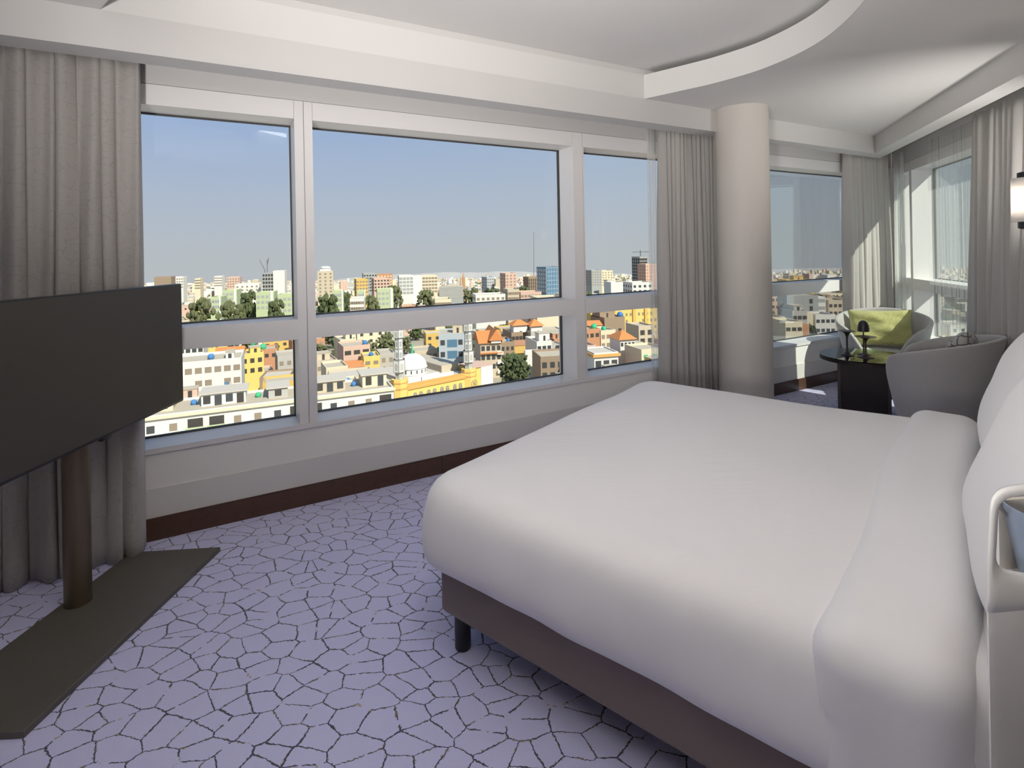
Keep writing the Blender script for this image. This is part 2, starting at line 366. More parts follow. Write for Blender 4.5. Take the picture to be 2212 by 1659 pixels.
window('window_3', fB, DB, [(4.6, 7.05), (7.12, 7.55)], [(sB0, 4.6, None), (7.05, 7.12, 7.09), (7.55, sB1, None)], sB0, sB1, 'white framed side window behind the armchairs', M['glass_b'])

# soffit boxes that hide the curtain tracks
dsA, dsB = 3.10, 1.83
SC = solve2(NA, dsA, NB, dsB); SC2 = solve2(NA, dsA + .16, NB, dsB + .16)
tag(obj('trim_2', MB().prism([pl(fA(S_LEFT, dsA, 0)), pl(SC), pl(SC2), pl(fA(S_LEFT, dsA + .16, 0))], ZS, ZC), M['paint']), 'white boxed soffit above the long window', kind='structure')
q0, q1 = solve2(NB, dsB, HN, HD), solve2(NB, dsB + .16, HN, HD)
tag(obj('trim_3', MB().prism([pl(SC), pl(q0), pl(q1), pl(SC2)], ZS, ZC), M['paint']), 'white boxed soffit above the side window', kind='structure')

# dropped ceiling with the curved recess
ctrl = [(2.915, 3.099), (3.03, 2.80), (3.112, 2.55), (3.148, 2.209), (3.04, 1.80), (2.735, 1.40), (2.30, 1.06), (1.80, .82), (1.25, .68), (.75, .68)]
def crom(c, n=10):
    o = []
    for i in range(len(c) - 1):
        p = [Vector(c[max(0, min(len(c) - 1, i + j))]) for j in (-1, 0, 1, 2)]
        for k in range(n):
            t = k / n
            o.append(.5 * ((2 * p[1]) + (p[2] - p[0]) * t + (2 * p[0] - 5 * p[1] + 4 * p[2] - p[3]) * t * t + (3 * p[1] - p[0] - 3 * p[2] + p[3]) * t ** 3))
    return o + [Vector(c[-1])]
hole = [fA(-.477, 3.099, 0)] + [fA(p[0], p[1], 0) for p in crom(ctrl)] + [fA(.40, .92, 0)]
outer = [fA(S_LEFT, dsA, 0), SC, q0, P3, P4]
bm = bmesh.new(); ed = []
for loop in (outer, hole):
    vv = [bm.verts.new((p.x, p.y, ZD)) for p in loop]
    ed += [bm.edges.new((vv[i], vv[(i + 1) % len(vv)])) for i in range(len(vv))]
bmesh.ops.triangle_fill(bm, use_beauty=True, use_dissolve=False, edges=ed)
for f in bm.faces:
    if f.normal.z > 0: f.normal_flip()
me = bpy.data.meshes.new('ceiling'); bm.to_mesh(me); bm.free(); me.materials.append(M['ceil'])
o = bpy.data.objects.new('ceiling', me); COL.objects.link(o)
tag(o, 'lower white ceiling with a curved cut-out', kind='structure')
m_ = MB(); n_ = len(hole); hc = fA(1.4, 2.0, 0)
back = [p + (p - hc).normalized() * .022 for p in hole]
m_.add([Vector((p.x, p.y, z)) for l_, z in ((hole, ZD - .001), (hole, ZF), (back, ZF), (back, ZD + .002)) for p in l_], [(k * n_ + i, k * n_ + (i + 1) % n_, ((k + 1) % 4) * n_ + (i + 1) % n_, ((k + 1) % 4) * n_ + i) for k in range(4) for i in range(n_)])
tag(obj('trim_4', m_, M['ceil'], smooth=True), 'white curved upstand around the ceiling recess', kind='structure')
cd = Vector((.825, .565, 0)); ca = Vector((2.23, 2.559, 0)) - cd * 1.2; cb = Vector((2.87, 2.997, 0)) + cd * .19
tag(obj('trim_5', MB().prism([pl(ca), pl(cb), pl(cb - TB * 1.0), pl(ca + Vector((.4, -.5, 0)))], ZD - .014, ZD), M['ceil']), 'shallow lowered ceiling panel by the bed', kind='structure')

# round column
colc = Vector((1.98, 4.52, 0))
tag(obj('trim_6', MB().lathe([(.215, 0), (.215, ZD + .01)], colc, 64), M['column'], smooth=True), 'round cream column in front of the windows', kind='structure')

# unseen fill uplighters added to brighten the room, behind and beside the viewer
UPW = 430
def uplighter(x, y, power, label, h=1.78, r=.165, aim=None):
    t = thing('added_floor_lamp', (x, y, 0), label=label, cat='lamp', group='added bronze fill uplighters')
    c = (x, y, 0)
    obj('base', MB().lathe([(.02, 0), (.14, 0), (.14, .02), (.03, .03)], c, 32), M['bronze'], t, smooth=True)
    obj('pole', MB().lathe([(.012, .02), (.012, h - .08)], c, 12), M['bronze'], t, smooth=True)
    obj('bowl', MB().lathe([(.02, h - .09), (r * .6, h - .06), (r, h), (r * 1.05, h + .03), (r, h + .03), (r * .9, h), (.02, h - .03)], c, 40), M['bronze'], t, smooth=True)
    ld = bpy.data.lights.new('lamp_light', 'AREA'); ld.shape = 'DISK'; ld.size = r * 1.8; ld.energy = power; ld.color = (1, .96, .925)
    lo = bpy.data.objects.new('lamp_light', ld); COL.objects.link(lo); lo.parent = t; lo.location = (0, 0, h + .02)
    d_ = Vector((aim[0] - x, aim[1] - y, ZC - h)); lo.rotation_euler = (-d_).to_track_quat('Z', 'Y').to_euler(); ld.spread = R(110)
uplighter(-.70, -.40, 86, 'added bronze fill uplighter behind the viewer', 1.3, aim=(.1, 1.9))
uplighter(.85, -.45, 86, 'added bronze fill uplighter between the viewer and the back wall', 1.3, aim=(1.1, 1.9))
uplighter(3.20, 3.06, 10, 'added bronze fill uplighter between bed head and side drape', 1.5, .10, aim=(3.0, 5.2))
# round fill lamp added overhead in the recess to brighten the room, unseen
lx, ly, lr = .0, .75, .40
t = thing('added_ceiling_lamp', (lx, ly, ZC), label='large round fill lamp added in the ceiling recess', cat='lamp')
obj('rim', MB().lathe([(lr + .03, 0), (lr + .03, -.04), (lr + .005, -.045), (lr, -.02), (lr, 0)], (lx, ly, ZC), 40), M['white_gloss'], t, smooth=True)
ld = bpy.data.lights.new('lamp_light', 'AREA'); ld.shape = 'DISK'; ld.size = 2 * lr; ld.energy = 46; ld.color = (1, .965, .93)
lo = bpy.data.objects.new('lamp_light', ld); COL.objects.link(lo); lo.parent = t; lo.location = (0, 0, -.03)

# ------------------------------------------------------------------ curtains
def curtain(name, fr, s0, s1, d, z0, z1, npl, amp, seed, label, group, material, flare=1.0, lean=0.0, bulge=0.0, skew0=0., skew1=0., N=None, thick=.004):
    """pleated sheet from s0 to s1; lean: the foot comes into the room by this much; skew: shift of the two side edges at the foot"""
    rnd = random.Random(seed); N = N or npl * 22; K = 26
    cuts = [0]
    for i in range(npl): cuts.append(cuts[-1] + rnd.uniform(.6, 1.5))
    cuts = [c / cuts[-1] for c in cuts]
    ampl = [rnd.uniform(.6, 1.15) for _ in range(npl)]; drift = [rnd.uniform(-.35, .35) for _ in range(npl + 1)]; drift[0] = drift[-1] = 0
    ph = [rnd.uniform(0, 6.28) for _ in range(4)]
    def P(u, v):
        t = 1 - v                                        # t: 0 top, 1 foot
        cc = [cuts[i] + drift[i] * t * (1.0 / npl) for i in range(npl + 1)]
        i = 0
        while i < npl - 1 and u > cc[i + 1]: i += 1
        k = (u - cc[i]) / max(1e-6, cc[i + 1] - cc[i]); k = max(0, min(1, k))
        sh = max(0, math.sin(math.pi * k)) ** .6 - .12
        a = amp * ampl[i] * (.62 + .38 * min(1, t * 2.2)) * (1 + (flare - 1) * t)
        ripple = .16 * amp * math.sin(u * npl * 9.1 + ph[0] + t * 2.0) + .25 * amp * t * math.sin(u * npl * 2.3 + ph[1] + 3 * t)
        s_edge0 = s0 + skew0 * t; s_edge1 = s1 + skew1 * t
        s_ = s_edge0 + (s_edge1 - s_edge0) * u + -.16 * amp * math.sin(2 * math.pi * k) + .006 * math.sin(7 * t + ph[2] + u * 20) * t
        dd = d - a * (sh - .5) - ripple - lean * t * (1 - .6 * u) - bulge * math.sin(math.pi * t) * .5
        return fr(s_, dd, z0 + (z1 - z0) * v)
    mb = MB().grid(P, N, K)
    base = fr((s0 + s1) / 2, d, 0)
    o = obj(name, mb, material, base=base, smooth='all'); solid(o, thick, 0)
    uv = o.data.uv_layers.new(name='UVMap')
    for lp in o.data.loops:
        i, j = divmod(lp.vertex_index, K); uv.data[lp.index].uv = (i / N * (s1 - s0) * 1.7, j / (K - 1) * (z1 - z0))
    return tag(o, label, 'curtain', group)
ZT = ZS + .06
curtain('drape', fA, -1.75, -.355, 3.322, .006, ZT, 17, .125, 3, 'wide grey patterned drape behind the television', 'grey drapes', M['drape'], 1.25, .07, 0, 0, -.015)
curtain('drape', fA, 3.30, 3.98, 3.335, .006, ZT, 9, .085, 8, 'grey drape hanging beside the round column', 'grey drapes', M['drape_plain'], 1.05, 0.0, 0, -.02, .02)
curtain('drape', fA, 6.10, 6.93, 3.33, .006, ZT, 9, .085, 15, 'grey drape in the corner behind the armchairs with sunlight on it', 'grey drapes', M['drape_plain'], 1.05, 0.0, 0, -.03, .03)
curtain('drape', fB, 4.30, 5.44, 2.185, .006, ZT, 9, .10, 21, 'grey drape beside the bed behind the patterned cushion chair', 'grey drapes', M['drape_plain'], 1.25, .05, 0, 0, .06)
curtain('sheer_curtain', fA, 3.22, 3.315, 3.397, .01, ZT, 3, .010, 5, 'thin strip of white sheer curtain beside the column drape', 'white sheers', M['sheer'], thick=.001)
curtain('sheer_curtain', fB, 5.36, 6.55, 2.243, .01, ZT, 16, .018, 31, 'white sheer curtain across the side window', 'white sheers', M['sheer_thin'], thick=.001)
curtain('sheer_curtain', fB, 7.14, 7.42, 2.22, .01, ZT, 5, .03, 9, 'white sheer curtain hanging near the corner post', 'white sheers', M['sheer'], thick=.001)
# ------------------------------------------------------------------ bed
def mapto(p, o): return p
bed = thing('bed', BO + BL * 1.0 + BW * .93, label='large bed with white duvet on a taupe upholstered base', cat='bed')
WB, LB = 1.86, 2.10
obj('base', MB().rbox(0, LB, 0, WB, .13, .345, .028, fBed, 10, 4), M['base'], bed, smooth=True, weld=True, label='taupe upholstered box base')
for l_, w_ in ((.075, .05), (.075, WB - .05), (LB - .08, .05), (LB - .08, WB - .05)):
    p = fBed(l_, w_, 0); obj('leg', MB().lathe([(.0285, 0), (.031, .004), (.031, .14)], p, 24), M['black'], bed, smooth=True, label='black cylindrical leg')
obj('mattress', MB().rbox(.02, LB, .01, WB - .01, .34, .62, .06, fBed, 10, 5), M['sheet'], bed, smooth=True, weld=True, label='mattress in a white fitted sheet')
def nz3(x, y, z, s):
    """smooth wave noise in -1..1"""
    x, y, z = x * s, y * s, z * s
    return (math.sin(2.1 * x + 1.3 * y + .7 * z + 1.1) + math.sin(-1.6 * x + 2.4 * y + 1.1 * z + 2.3) + math.sin(3.3 * x - 2.2 * y + 1.9 * z + .4) * .7 + math.sin(1.2 * x + 3.9 * y - 2.7 * z + 4.0) * .6) / 3.0
def loft(outline, profile, ztop, crown, nrad=36, nper=240):
    """closed soft body: outline(t) -> (x, y, nx, ny); profile: list of (inset, z) from the top edge to the underside"""
    O = [outline(i / nper) for i in range(nper)]
    cx = sum(o[0] for o in O) / nper; cy = sum(o[1] for o in O) / nper
    rows = []
    for k in range(nrad):
        q = (k + .001) / nrad
        rows.append([(cx + (o[0] - o[2] * profile[0][0] - cx) * q, cy + (o[1] - o[3] * profile[0][0] - cy) * q, None, q) for o in O])
    for ins, z in profile: rows.append([(o[0] - o[2] * ins, o[1] - o[3] * ins, z, 1) for o in O])
    rows.append([(cx, cy, profile[-1][1], 1)] * nper)
    m = MB(); V = []
    for r in rows:
        for i, (x, y, z, q) in enumerate(r):
            zz = ztop if z is None else z
            if z is None: zz += crown * (1 - q ** 2.5)
            V.append(soft(x, y, zz, O[i]))
    R_ = len(rows)
    m.add(V, [(k * nper + i, k * nper + (i + 1) % nper, (k + 1) * nper + (i + 1) % nper, (k + 1) * nper + i) for k in range(R_ - 1) for i in range(nper)])
    return m
def rrect(x0, x1, y0, y1, r):
    pts = []; seg = [(x1 - r, y0 + r, -90), (x1 - r, y1 - r, 0), (x0 + r, y1 - r, 90), (x0 + r, y0 + r, 180)]
    lens = []
    P_ = []
    for i, (cx, cy, a0) in enumerate(seg):
        for k in range(13):
            a = R(a0 + 90 * k / 12); P_.append((cx + r * math.cos(a), cy + r * math.sin(a), math.cos(a), math.sin(a)))
    n = len(P_); d = [0]
    for i in range(n): a, b = P_[i], P_[(i + 1) % n]; d.append(d[-1] + math.hypot(a[0] - b[0], a[1] - b[1]))
    def f(t):
        s = t * d[-1]; i = 0
        while i < n - 1 and d[i + 1] <= s: i += 1
        k = (s - d[i]) / max(1e-9, d[i + 1] - d[i]); a, b = P_[i], P_[(i + 1) % n]
        v = [a[j] + (b[j] - a[j]) * k for j in range(4)]; l = math.hypot(v[2], v[3]); return v[0], v[1], v[2] / l, v[3] / l
    return f
def soft(x, y, z, o):
    side = max(0, min(1, (.64 - z) / .10))
    w = side * (.010 * nz3(x, y, z * .6, 3.1) + .005 * nz3(x + 5, y, z * .5, 9.0))
    top = (1 - side) * (.008 * nz3(x, y, 0, 2.3))
    hem = .007 * nz3(x * 1.3, y * 1.3, 2, 2.6) * max(0, min(1, (.42 - z) / .08))
    return fBed(x + o[2] * w, y + o[3] * w, z + top + hem)
PROF = [(.125, .651), (.085, .643), (.053, .631), (.028, .612), (.011, .586), (.002, .555), (-.004, .52), (-.010, .475), (-.013, .43), (-.012, .395), (-.006, .365), (.006, .345), (.026, .333), (.06, .330)]
duvet = obj('duvet', loft(rrect(-.085, 1.62, -.065, WB + .10, .17), PROF, .651, .022), M['duvet'], bed, smooth='all', weld=True, label='white duvet tucked over the mattress')
def fold_warp(p):
    x, y, z = p
    x += .045 * (y - .5) + .012 * math.sin(y * 4.3)
    if z < .5: x += .022 * nz3(x, y, z, 4.0)
    z += .006 * nz3(x, y, 0, 4) + (.010 * math.sin(math.pi * min(1, max(0, y / WB))) if z > .5 else 0)
    y += .012 * nz3(x * .5, y, z, 4.5)
    return Vector((x, y, z))
obj('duvet_fold', MB().rbox(1.295, 1.575, -.098, WB + .125,   .285, .690, .085, fBed, 24, 8, fold_warp), M['linen'], duvet, smooth='all', weld=True, label='turned-down band of the white duvet')
obj('headboard', MB().rbox(LB + .005, 2.165, -.45, WB + .55, .05, 1.15, .02, fBed, 8, 3), M['base'], bed, smooth=True, weld=True)

def cushion_mesh(w_, h, t, n=22, corner=.05, puff=.5, seed=0, wr=.0):
    mb = MB()
    def side(sg):
        def P(a, b):
            u, v = 2 * a - 1, 2 * b - 1
            e = max(0, (1 - abs(u) ** 3.2) * (1 - abs(v) ** 3.2)) ** puff
            x = w_ / 2 * u * (1 - corner * (1 - v * v)); y = h / 2 * v * (1 - corner * (1 - u * u))
            z = sg * t / 2 * e * (1 + wr * nz3(u + seed, v, sg, 2.5)) + wr * .1 * t * nz3(u * 3, v * 3, sg + seed, 2)
            if abs(u) > .999 or abs(v) > .999: z = 0
            return Vector((x, y, z))
        return P
    mb.grid(side(1), n, n); mb.grid(side(-1), n, n)
    return mb
def place(mb, Mx):
    o = MB(); o.v = [Mx @ p for p in mb.v]; o.f = mb.f; return o
def basis(c, x, y, z):
    return Matrix(((x.x, y.x, z.x, c.x), (x.y, y.y, z.y, c.y), (x.z, y.z, z.z, c.z), (0, 0, 0, 1)))
def bed_pillow(l_, w_, z, lean, W_, H_, T_, label, seed, group='white bed pillows'):
    up = (Vector((0, 0, math.cos(lean))) + BL * math.sin(lean)); face = (-BL * math.cos(lean) + Vector((0, 0, math.sin(lean))))
    c = fBed(l_, w_, z)
    o = obj('pillow', place(cushion_mesh(W_, H_, T_, 28, .04, .42, seed, .03), basis(c, BW, up, face)), M['linen'], base=fBed(l_, w_, z - H_ / 2), smooth='all', weld=True)
    return tag(o, label, 'pillow', group)
bed_pillow(1.735, .47, .895, R(20), .80, .58, .30, 'big white pillow standing at the near side of the bed', 1)
bed_pillow(1.79, 1.36, .905, R(20), .80, .58, .28, 'big white pillow standing at the window side of the bed', 4)
bed_pillow(2.03, .50, .90, R(4), .74, .54, .13, 'white back pillow behind the near standing pillow', 6)
bed_pillow(2.03, 1.38, .90, R(4), .74, .54, .13, 'white back pillow behind the far standing pillow', 8)

# ------------------------------------------------------------------ television on its stand
TVX, TVY = -1.80, 2.31
tv = thing('television_stand', (-1.80, 2.22, 0), label='flat television on a bronze floor stand with a long base plate', cat='television')
ta = R(2.5)                                              # heading of the long axis of the plate
def fT(a, b, z):                                         # a: along the plate (away from the viewer), b: towards the bed
    c, s = math.cos(ta), math.sin(ta); return Vector((-1.755 + s * a + c * b, 2.21 + c * a - s * b, z))
bp_ = obj('base_plate', MB().prism([(-.58, -.215), (.45, -.215), (.50, .215), (-.54, .215)], 0, .024, fT), M['plate'], tv, label='dark bronze floor plate')
b_ = bp_.modifiers.new('bevel', 'BEVEL'); b_.width = .003; b_.segments = 2
obj('pole', MB().lathe([(.049, .024), (.049, 1.05)], (-1.905, 2.285, 0), 40), M['bronze'], tv, smooth=True, label='round bronze pole')
obj('bracket', MB().box(-1.92, -1.825, 2.16, 2.41, .92, 1.12), M['black'], tv)
av = R(-1.5)
def fV(a, b, z):
    c, s = math.cos(av), math.sin(av); return Vector((-1.785 + s * a + c * b, 2.31 + c * a - s * b, z))
z0, z1 = .728, 1.366
casing = obj('casing', MB().rbox(-.563, .563, -.035, 0, z0, z1, .006, fV, 2, 2), M['bezel'], tv, smooth=True, weld=True)
obj('screen', MB().box(-.555, .555, 0, .0015, z0 + .014, z1 - .007, fV), M['screen'], casing, label='dark glossy screen')
obj('sensor', MB().rbox(-.03, .03, -.02, .0, z0 - .012, z0 + .004, .004, fV, 2, 2), M['bezel'], casing, smooth=True, weld=True)

# ------------------------------------------------------------------ armchairs
def make_chair(name, loc, rz, label):
    t = thing(name, loc, rz, label=label, cat='armchair', group='grey tub armchairs')
    A0 = R(152)
    def topz(th):
        k = abs(th) / A0
        return .84 - .22 * (k ** 1.7) - .16 * max(0, (k - .80) / .20) ** 2.2
    def rad(th, hz):                                     # plan radius; hz 0 foot .. 1 rim
        flare = .225 + .185 * (hz ** .8)
        k = abs(th) / A0
        return flare * (1 - .10 * max(0, (k - .55) / .45) ** 2)
    nT, nZ = 60, 14
    def shell(inner):
        def P(a, b):
            th = -A0 + 2 * A0 * a; zt = topz(th); zb = .05
            z = zb + (zt - zb) * b; hz = (z - zb) / (.84 - zb)
            th_ = .055 * (1 - .35 * b)
            r = rad(th, hz) - (th_ if inner else 0)
            return Vector((r * math.sin(th) * 1.04, r * math.cos(th), z))
        return P
    mb = MB(); mb.grid(shell(False), nT, nZ); mb.grid(shell(True), nT, nZ); n = nT * nZ
    fs = []
    for i in range(nT - 1):
        a, b = i * nZ + nZ - 1, (i + 1) * nZ + nZ - 1; fs += [(a, b, n + b, n + a)]; a, b = i * nZ, (i + 1) * nZ; fs += [(a, b, n + b, n + a)]
    for i in (0, nT - 1):
        for j in range(nZ - 1): a = i * nZ + j; fs += [(a, a + 1, n + a + 1, n + a)]
    mb.f += fs
    o = obj('shell', mb, M['grey_fab'], t, world=False, smooth='all')
    b_ = o.modifiers.new('bevel', 'BEVEL'); b_.width = .02; b_.segments = 3; b_.limit_method = 'ANGLE'; b_.angle_limit = R(50)
    obj('seat', MB().lathe([(.02, .20), (.22, .20), (.255, .30), (.275, .40), (.255, .435), (.18, .452), (.02, .458)], (0, .02, 0), 40), M['seatfab'], t, world=False, smooth=True, label='pale grey round seat')
    obj('base', MB().lathe([(.05, .03), (.20, .03), (.21, .05), (.21, .20), (.05, .20)], (0, 0, 0), 32), M['grey_fab'], t, world=False, smooth=True)
    for k in range(4):
        an = R(45 + 90 * k); obj('foot', MB().lathe([(.018, 0), (.02, .035)], (.17 * math.cos(an), .17 * math.sin(an), 0), 12), M['black'], t, world=False, smooth=True)
    return t
CH1, CH2 = (3.70, 5.30, 0), (3.18, 4.0, 0)
make_chair('armchair', CH1, R(-38), 'grey tub armchair in the corner holding the green cushion')
make_chair('armchair', CH2, R(222), 'grey tub armchair seen from behind, between table and drape')
def waffle(name, c, scale):
    m = mat(name, c, .9, sheen=.3); n = m.node_tree.nodes; l = m.node_tree.links; b = n['Principled BSDF']
    t = n.new('ShaderNodeTexCoord'); ch = n.new('ShaderNodeTexChecker'); ch.inputs['Scale'].default_value = scale
    ch.inputs[1].default_value = (*c, 1); ch.inputs[2].default_value = (*[k * .78 for k in c], 1)
    l.new(t.outputs['Object'], ch.inputs[0]); l.new(ch.outputs[0], b.inputs['Base Color']); return m
M['green'] = waffle('green_waffle_cloth', (.50, .50, .20), 75)
def printmat():
    m = mat('grey_print_cloth', (.34, .33, .32), .9, sheen=.3); n = m.node_tree.nodes; l = m.node_tree.links; b = n['Principled BSDF']
    t = n.new('ShaderNodeTexCoord'); v = n.new('ShaderNodeTexVoronoi'); v.feature = 'DISTANCE_TO_EDGE'; v.distance = 'EUCLIDEAN'; v.inputs['Scale'].default_value = 17; v.inputs['Randomness'].default_value = .35
    lt = n.new('ShaderNodeMath'); lt.operation = 'LESS_THAN'; lt.inputs[1].default_value = .07
    k = n.new('ShaderNodeMix'); k.data_type = 'RGBA'; k.inputs[6].default_value = (.42, .41, .40, 1); k.inputs[7].default_value = (.11, .10, .10, 1)
    l.new(t.outputs['Object'], v.inputs['Vector']); l.new(v.outputs['Distance'], lt.inputs[0]); l.new(lt.outputs[0], k.inputs[0]); l.new(k.outputs[2], b.inputs['Base Color']); return m
M['print'] = printmat()
def cushion_on(name, chair, rz, off, zc, lean, w_, h, t_, yaw, m_, label, cat, roll=0):
    Mx = Matrix.Translation(chair) @ Matrix.Rotation(rz, 4, 'Z') @ Matrix.Translation((off[0], off[1], zc)) @ Matrix.Rotation(yaw, 4, 'Z') @ Matrix.Rotation(R(90) - lean, 4, 'X') @ Matrix.Rotation(roll, 4, 'Z')
    o = obj(name, place(cushion_mesh(w_, h, t_, 24, .07, .55, 2, .3), Mx), m_, base=Mx.translation - Vector((0, 0, h / 2)), smooth='all', weld=True)
    tag(o, label, cat)
cushion_on('cushion', CH1, R(-38), (-.02, .13), .655, R(18), .56, .38, .17, R(8), M['green'], 'lime green waffle cushion on the corner armchair', 'cushion', R(2))
cushion_on('cushion', CH2, R(222), (0.0, .14), .66, R(20), .44, .42, .16, R(0), M['print'], 'grey cushion with dark line print on the armchair seen from behind', 'cushion', R(8))

# ------------------------------------------------------------------ round table and its ornaments
TC = Vector((3.10, 4.68, 0)); RT = .345
tb = thing('round_table', TC, label='round dark wood coffee table with a glass top', cat='table')
ttop = obj('table_top', MB().lathe([(RT, .492), (RT, .520)], TC, 72), M['dwood'], tb, smooth=True, label='dark wooden disc')
obj('glass_top', MB().lathe([(RT, .5205), (RT, .5285)], TC, 72), M['tglass'], ttop, smooth=True, label='greenish glass disc')
def fTb(a, b, z):
    c, s = math.cos(R(35)), math.sin(R(35)); return TC + Vector((c * a + s * b, -s * a + c * b, z))
for sg in (-1, 1):
    obj('base_panel', MB().box(-.18, .18, sg * .160, sg * .18, 0, .492, fTb), M['dwood'], tb)
    obj('base_panel', MB().box(sg * .160, sg * .18, -.157, .157, 0, .492, fTb), M['dwood'], tb)
    for s2 in (-1, 1):
        obj('corner_strip', MB().box(sg * .18 - .012, sg * .18 + .012, s2 * .18 - .012, s2 * .18 + .012, 0, .492, fTb), M['dstrip'], tb)
def tulip(loc, h, rd, rb, m_, label):
    prof = [(.0, .0), (rb, .0), (rb, .004), (rb * .8, .008), (rb * .42, .016), (.011, .034), (.0075, .07), (.0075, h * .6), (.0095, h * .76), (.018, h * .88), (rd * .55, h * .955), (rd * .95, h * .982), (rd, h * .99), (rd, h), (rd * .9, h), (0, h * .99)]
    t = thing('tulip_stand', loc, label=label, cat='candle holder')
    obj('foot', MB().lathe(prof[1:7], loc, 32), m_, t, smooth=True)
    obj('stem', MB().lathe(prof[6:9], loc, 20), m_, t, smooth=True)
    obj('dish', MB().lathe(prof[8:15], loc, 40), m_, t, smooth=True)
ZG = .5285
tulip((2.965, 4.70, ZG), .218, .066, .050, M['tulip'], 'taller dark tulip-shaped stand on the round table')
tulip((3.063, 4.60, ZG), .180, .083, .064, M['copper'], 'shorter brown tulip-shaped stand with a wider dish')
ml = thing('mushroom_lamp', (3.125, 4.72, ZG), label='small dark mushroom-shaped table lamp behind the tulip stands', cat='lamp')
c_ = Vector((3.125, 4.72, ZG))
obj('base', MB().lathe([(.048, 0), (.048, .005), (.01, .012), (.006, .02)], c_, 28), M['tulip'], ml, smooth=True)
obj('stem', MB().lathe([(.0055, .015), (.0055, .22)], c_, 14), M['tulip'], ml, smooth=True)
obj('dome', MB().lathe([(.044, .205), (.0465, .206), (.046, .235), (.042, .262), (.032, .287), (.018, .300), (.002, .304)], c_, 32), M['tulip'], ml, smooth=True)

# ------------------------------------------------------------------ wall lamp at the bed
wl = Vector((2.845, 2.905, 0))
lm = thing('wall_lamp', wl + Vector((0, 0, 1.56)), label='white shaded wall lamp with dark caps beside the side drape', cat='lamp')
ring = MB(); ring.grid(lambda u, v: wl + Vector((.07 * math.cos(2 * math.pi * u), .07 * math.sin(2 * math.pi * u), 1.615 + .24 * v)), 48, 3, True)
sh_ = obj('shade', ring, M['shade'], lm, smooth=True, label='white cylinder shade'); solid(sh_, .002)
ld = bpy.data.lights.new('lamp_light', 'POINT'); ld.energy = 3.0; ld.shadow_soft_size = .03; ld.color = (1, .93, .84)
lo = bpy.data.objects.new('lamp_light', ld); COL.objects.link(lo); lo.parent = lm; lo.location = (0, 0, .175)
obj('cap', MB().lathe([(.045, 1.855), (.045, 1.885), (.03, 1.89)], wl, 30), M['black'], lm, smooth=True, label='dark metal cap')
obj('cap', MB().lathe([(.03, 1.575), (.045, 1.58), (.045, 1.615)], wl, 30), M['black'], lm, smooth=True, label='dark metal cap')
wp = BO + BL * 2.17 + BW * (wl - BO).dot(BW)
larm = obj('arm', MB().tube((wl.x, wl.y, 1.60), (wp.x, wp.y, 1.60), .010), M['black'], lm, smooth=True)
wq = wp - BL * .02
obj('wall_plate', MB().tube((wq.x, wq.y, 1.60), (wp.x, wp.y, 1.60),   .05, 24), M['black'], larm, smooth=True)

# ------------------------------------------------------------------ slim white stand with an opening and a blue-grey beaker
un = thing('white_stand', (.70, .74, 0), label='slim white stand with a rounded opening near the top, beside the bed', cat='stand')
def fU(u, z, d=0): return Vector((.60 + u, .68 + .10 * u, z)) + Vector((.72, .69, 0)) * d     # u: along the front, d: into the stand
def ringed(z_low):
    """front panel: outer outline and hole outline sampled at the same angles"""
    n = 96; out_, hol = [], []
    for i in range(n):
        a = 2 * math.pi * i / n; c, s_ = math.cos(a), math.sin(a)
        k = (abs(c) ** 7 + abs(s_) ** 7) ** (-1 / 7)
        x, y = k * c, k * s_
        hu = .100 + .078 * x; hz = 1.115 + .056 * y
        if y < 0: hz -= .016 * x * (-y)
        if x < 0: hu += -.008 * (y - 1)  * .5 * -1
        hol.append((hu, hz))
        if s_ < 0: k = (abs(c) ** 40 + abs(s_) ** 40) ** (-1 / 40); x, y = k * c, k * s_
        ou = .100 + .098 * x + (.008 * (y + 1) / 2 * (1 if x < 0 else -1)); oz = 1.115 + (.069 if y > 0 else .092) * y
        out_.append((ou, oz))
    return out_, hol
O_, H_ = ringed(0); n_ = len(O_); T_ = .012
m_ = MB(); loops = [[fU(u, z, 0) for u, z in O_], [fU(u, z, -.006) for u, z in [((a[0] * 2 + b[0]) / 3, (a[1] * 2 + b[1]) / 3) for a, b in zip(O_, H_)]], [fU(u, z, -.005) for u, z in [((a[0] + b[0] * 4) / 5, (a[1] + b[1] * 4) / 5) for a, b in zip(O_, H_)]], [fU(u, z, .002) for u, z in H_], [fU(u, z, T_) for u, z in H_], [fU(u, z, T_) for u, z in O_]]
m_.add([p for l_ in loops for p in l_], [(k * n_ + i, k * n_ + (i + 1) % n_, ((k + 1) % 6) * n_ + (i + 1) % n_, ((k + 1) % 6) * n_ + i) for k in range(6) for i in range(n_)])
obj('top_frame', m_, M['white_gloss'], un, smooth='all', label='white rounded frame around the opening')
m_ = MB(); prof = [(.0, .02), (.004, .006), (.016, .0), (.184, .0), (.196, .006), (.20, .02), (.20, .13), (.0, .13)]
m_.add([fU(u, z, d) for z in (0, 1.028) for u, d in prof], [tuple(range(7, -1, -1)), tuple(range(8, 16))] + [(i, (i + 1) % 8, 8 + (i + 1) % 8, 8 + i) for i in range(8)])
obj('body', m_, M['white_gloss'], un, smooth=True, label='white lower body')
m_ = MB(); m_.add([fU(u, z, d) for z in (1.028, 1.128) for u, d in ((.01, .118), (.19, .118), (.19, .13), (.01, .13))], [(3, 2, 1, 0), (4, 5, 6, 7), (0, 1, 5, 4), (1, 2, 6, 5), (2, 3, 7, 6), (3, 0, 4, 7)])
obj('lining', m_, M['beige_in'], un, label='cream inner back')
cord = MB(); pts_ = [fU(.010 + .06 * t, 1.135 - .05 * (t ** .6), .10) for t in [i / 10 for i in range(11)]]
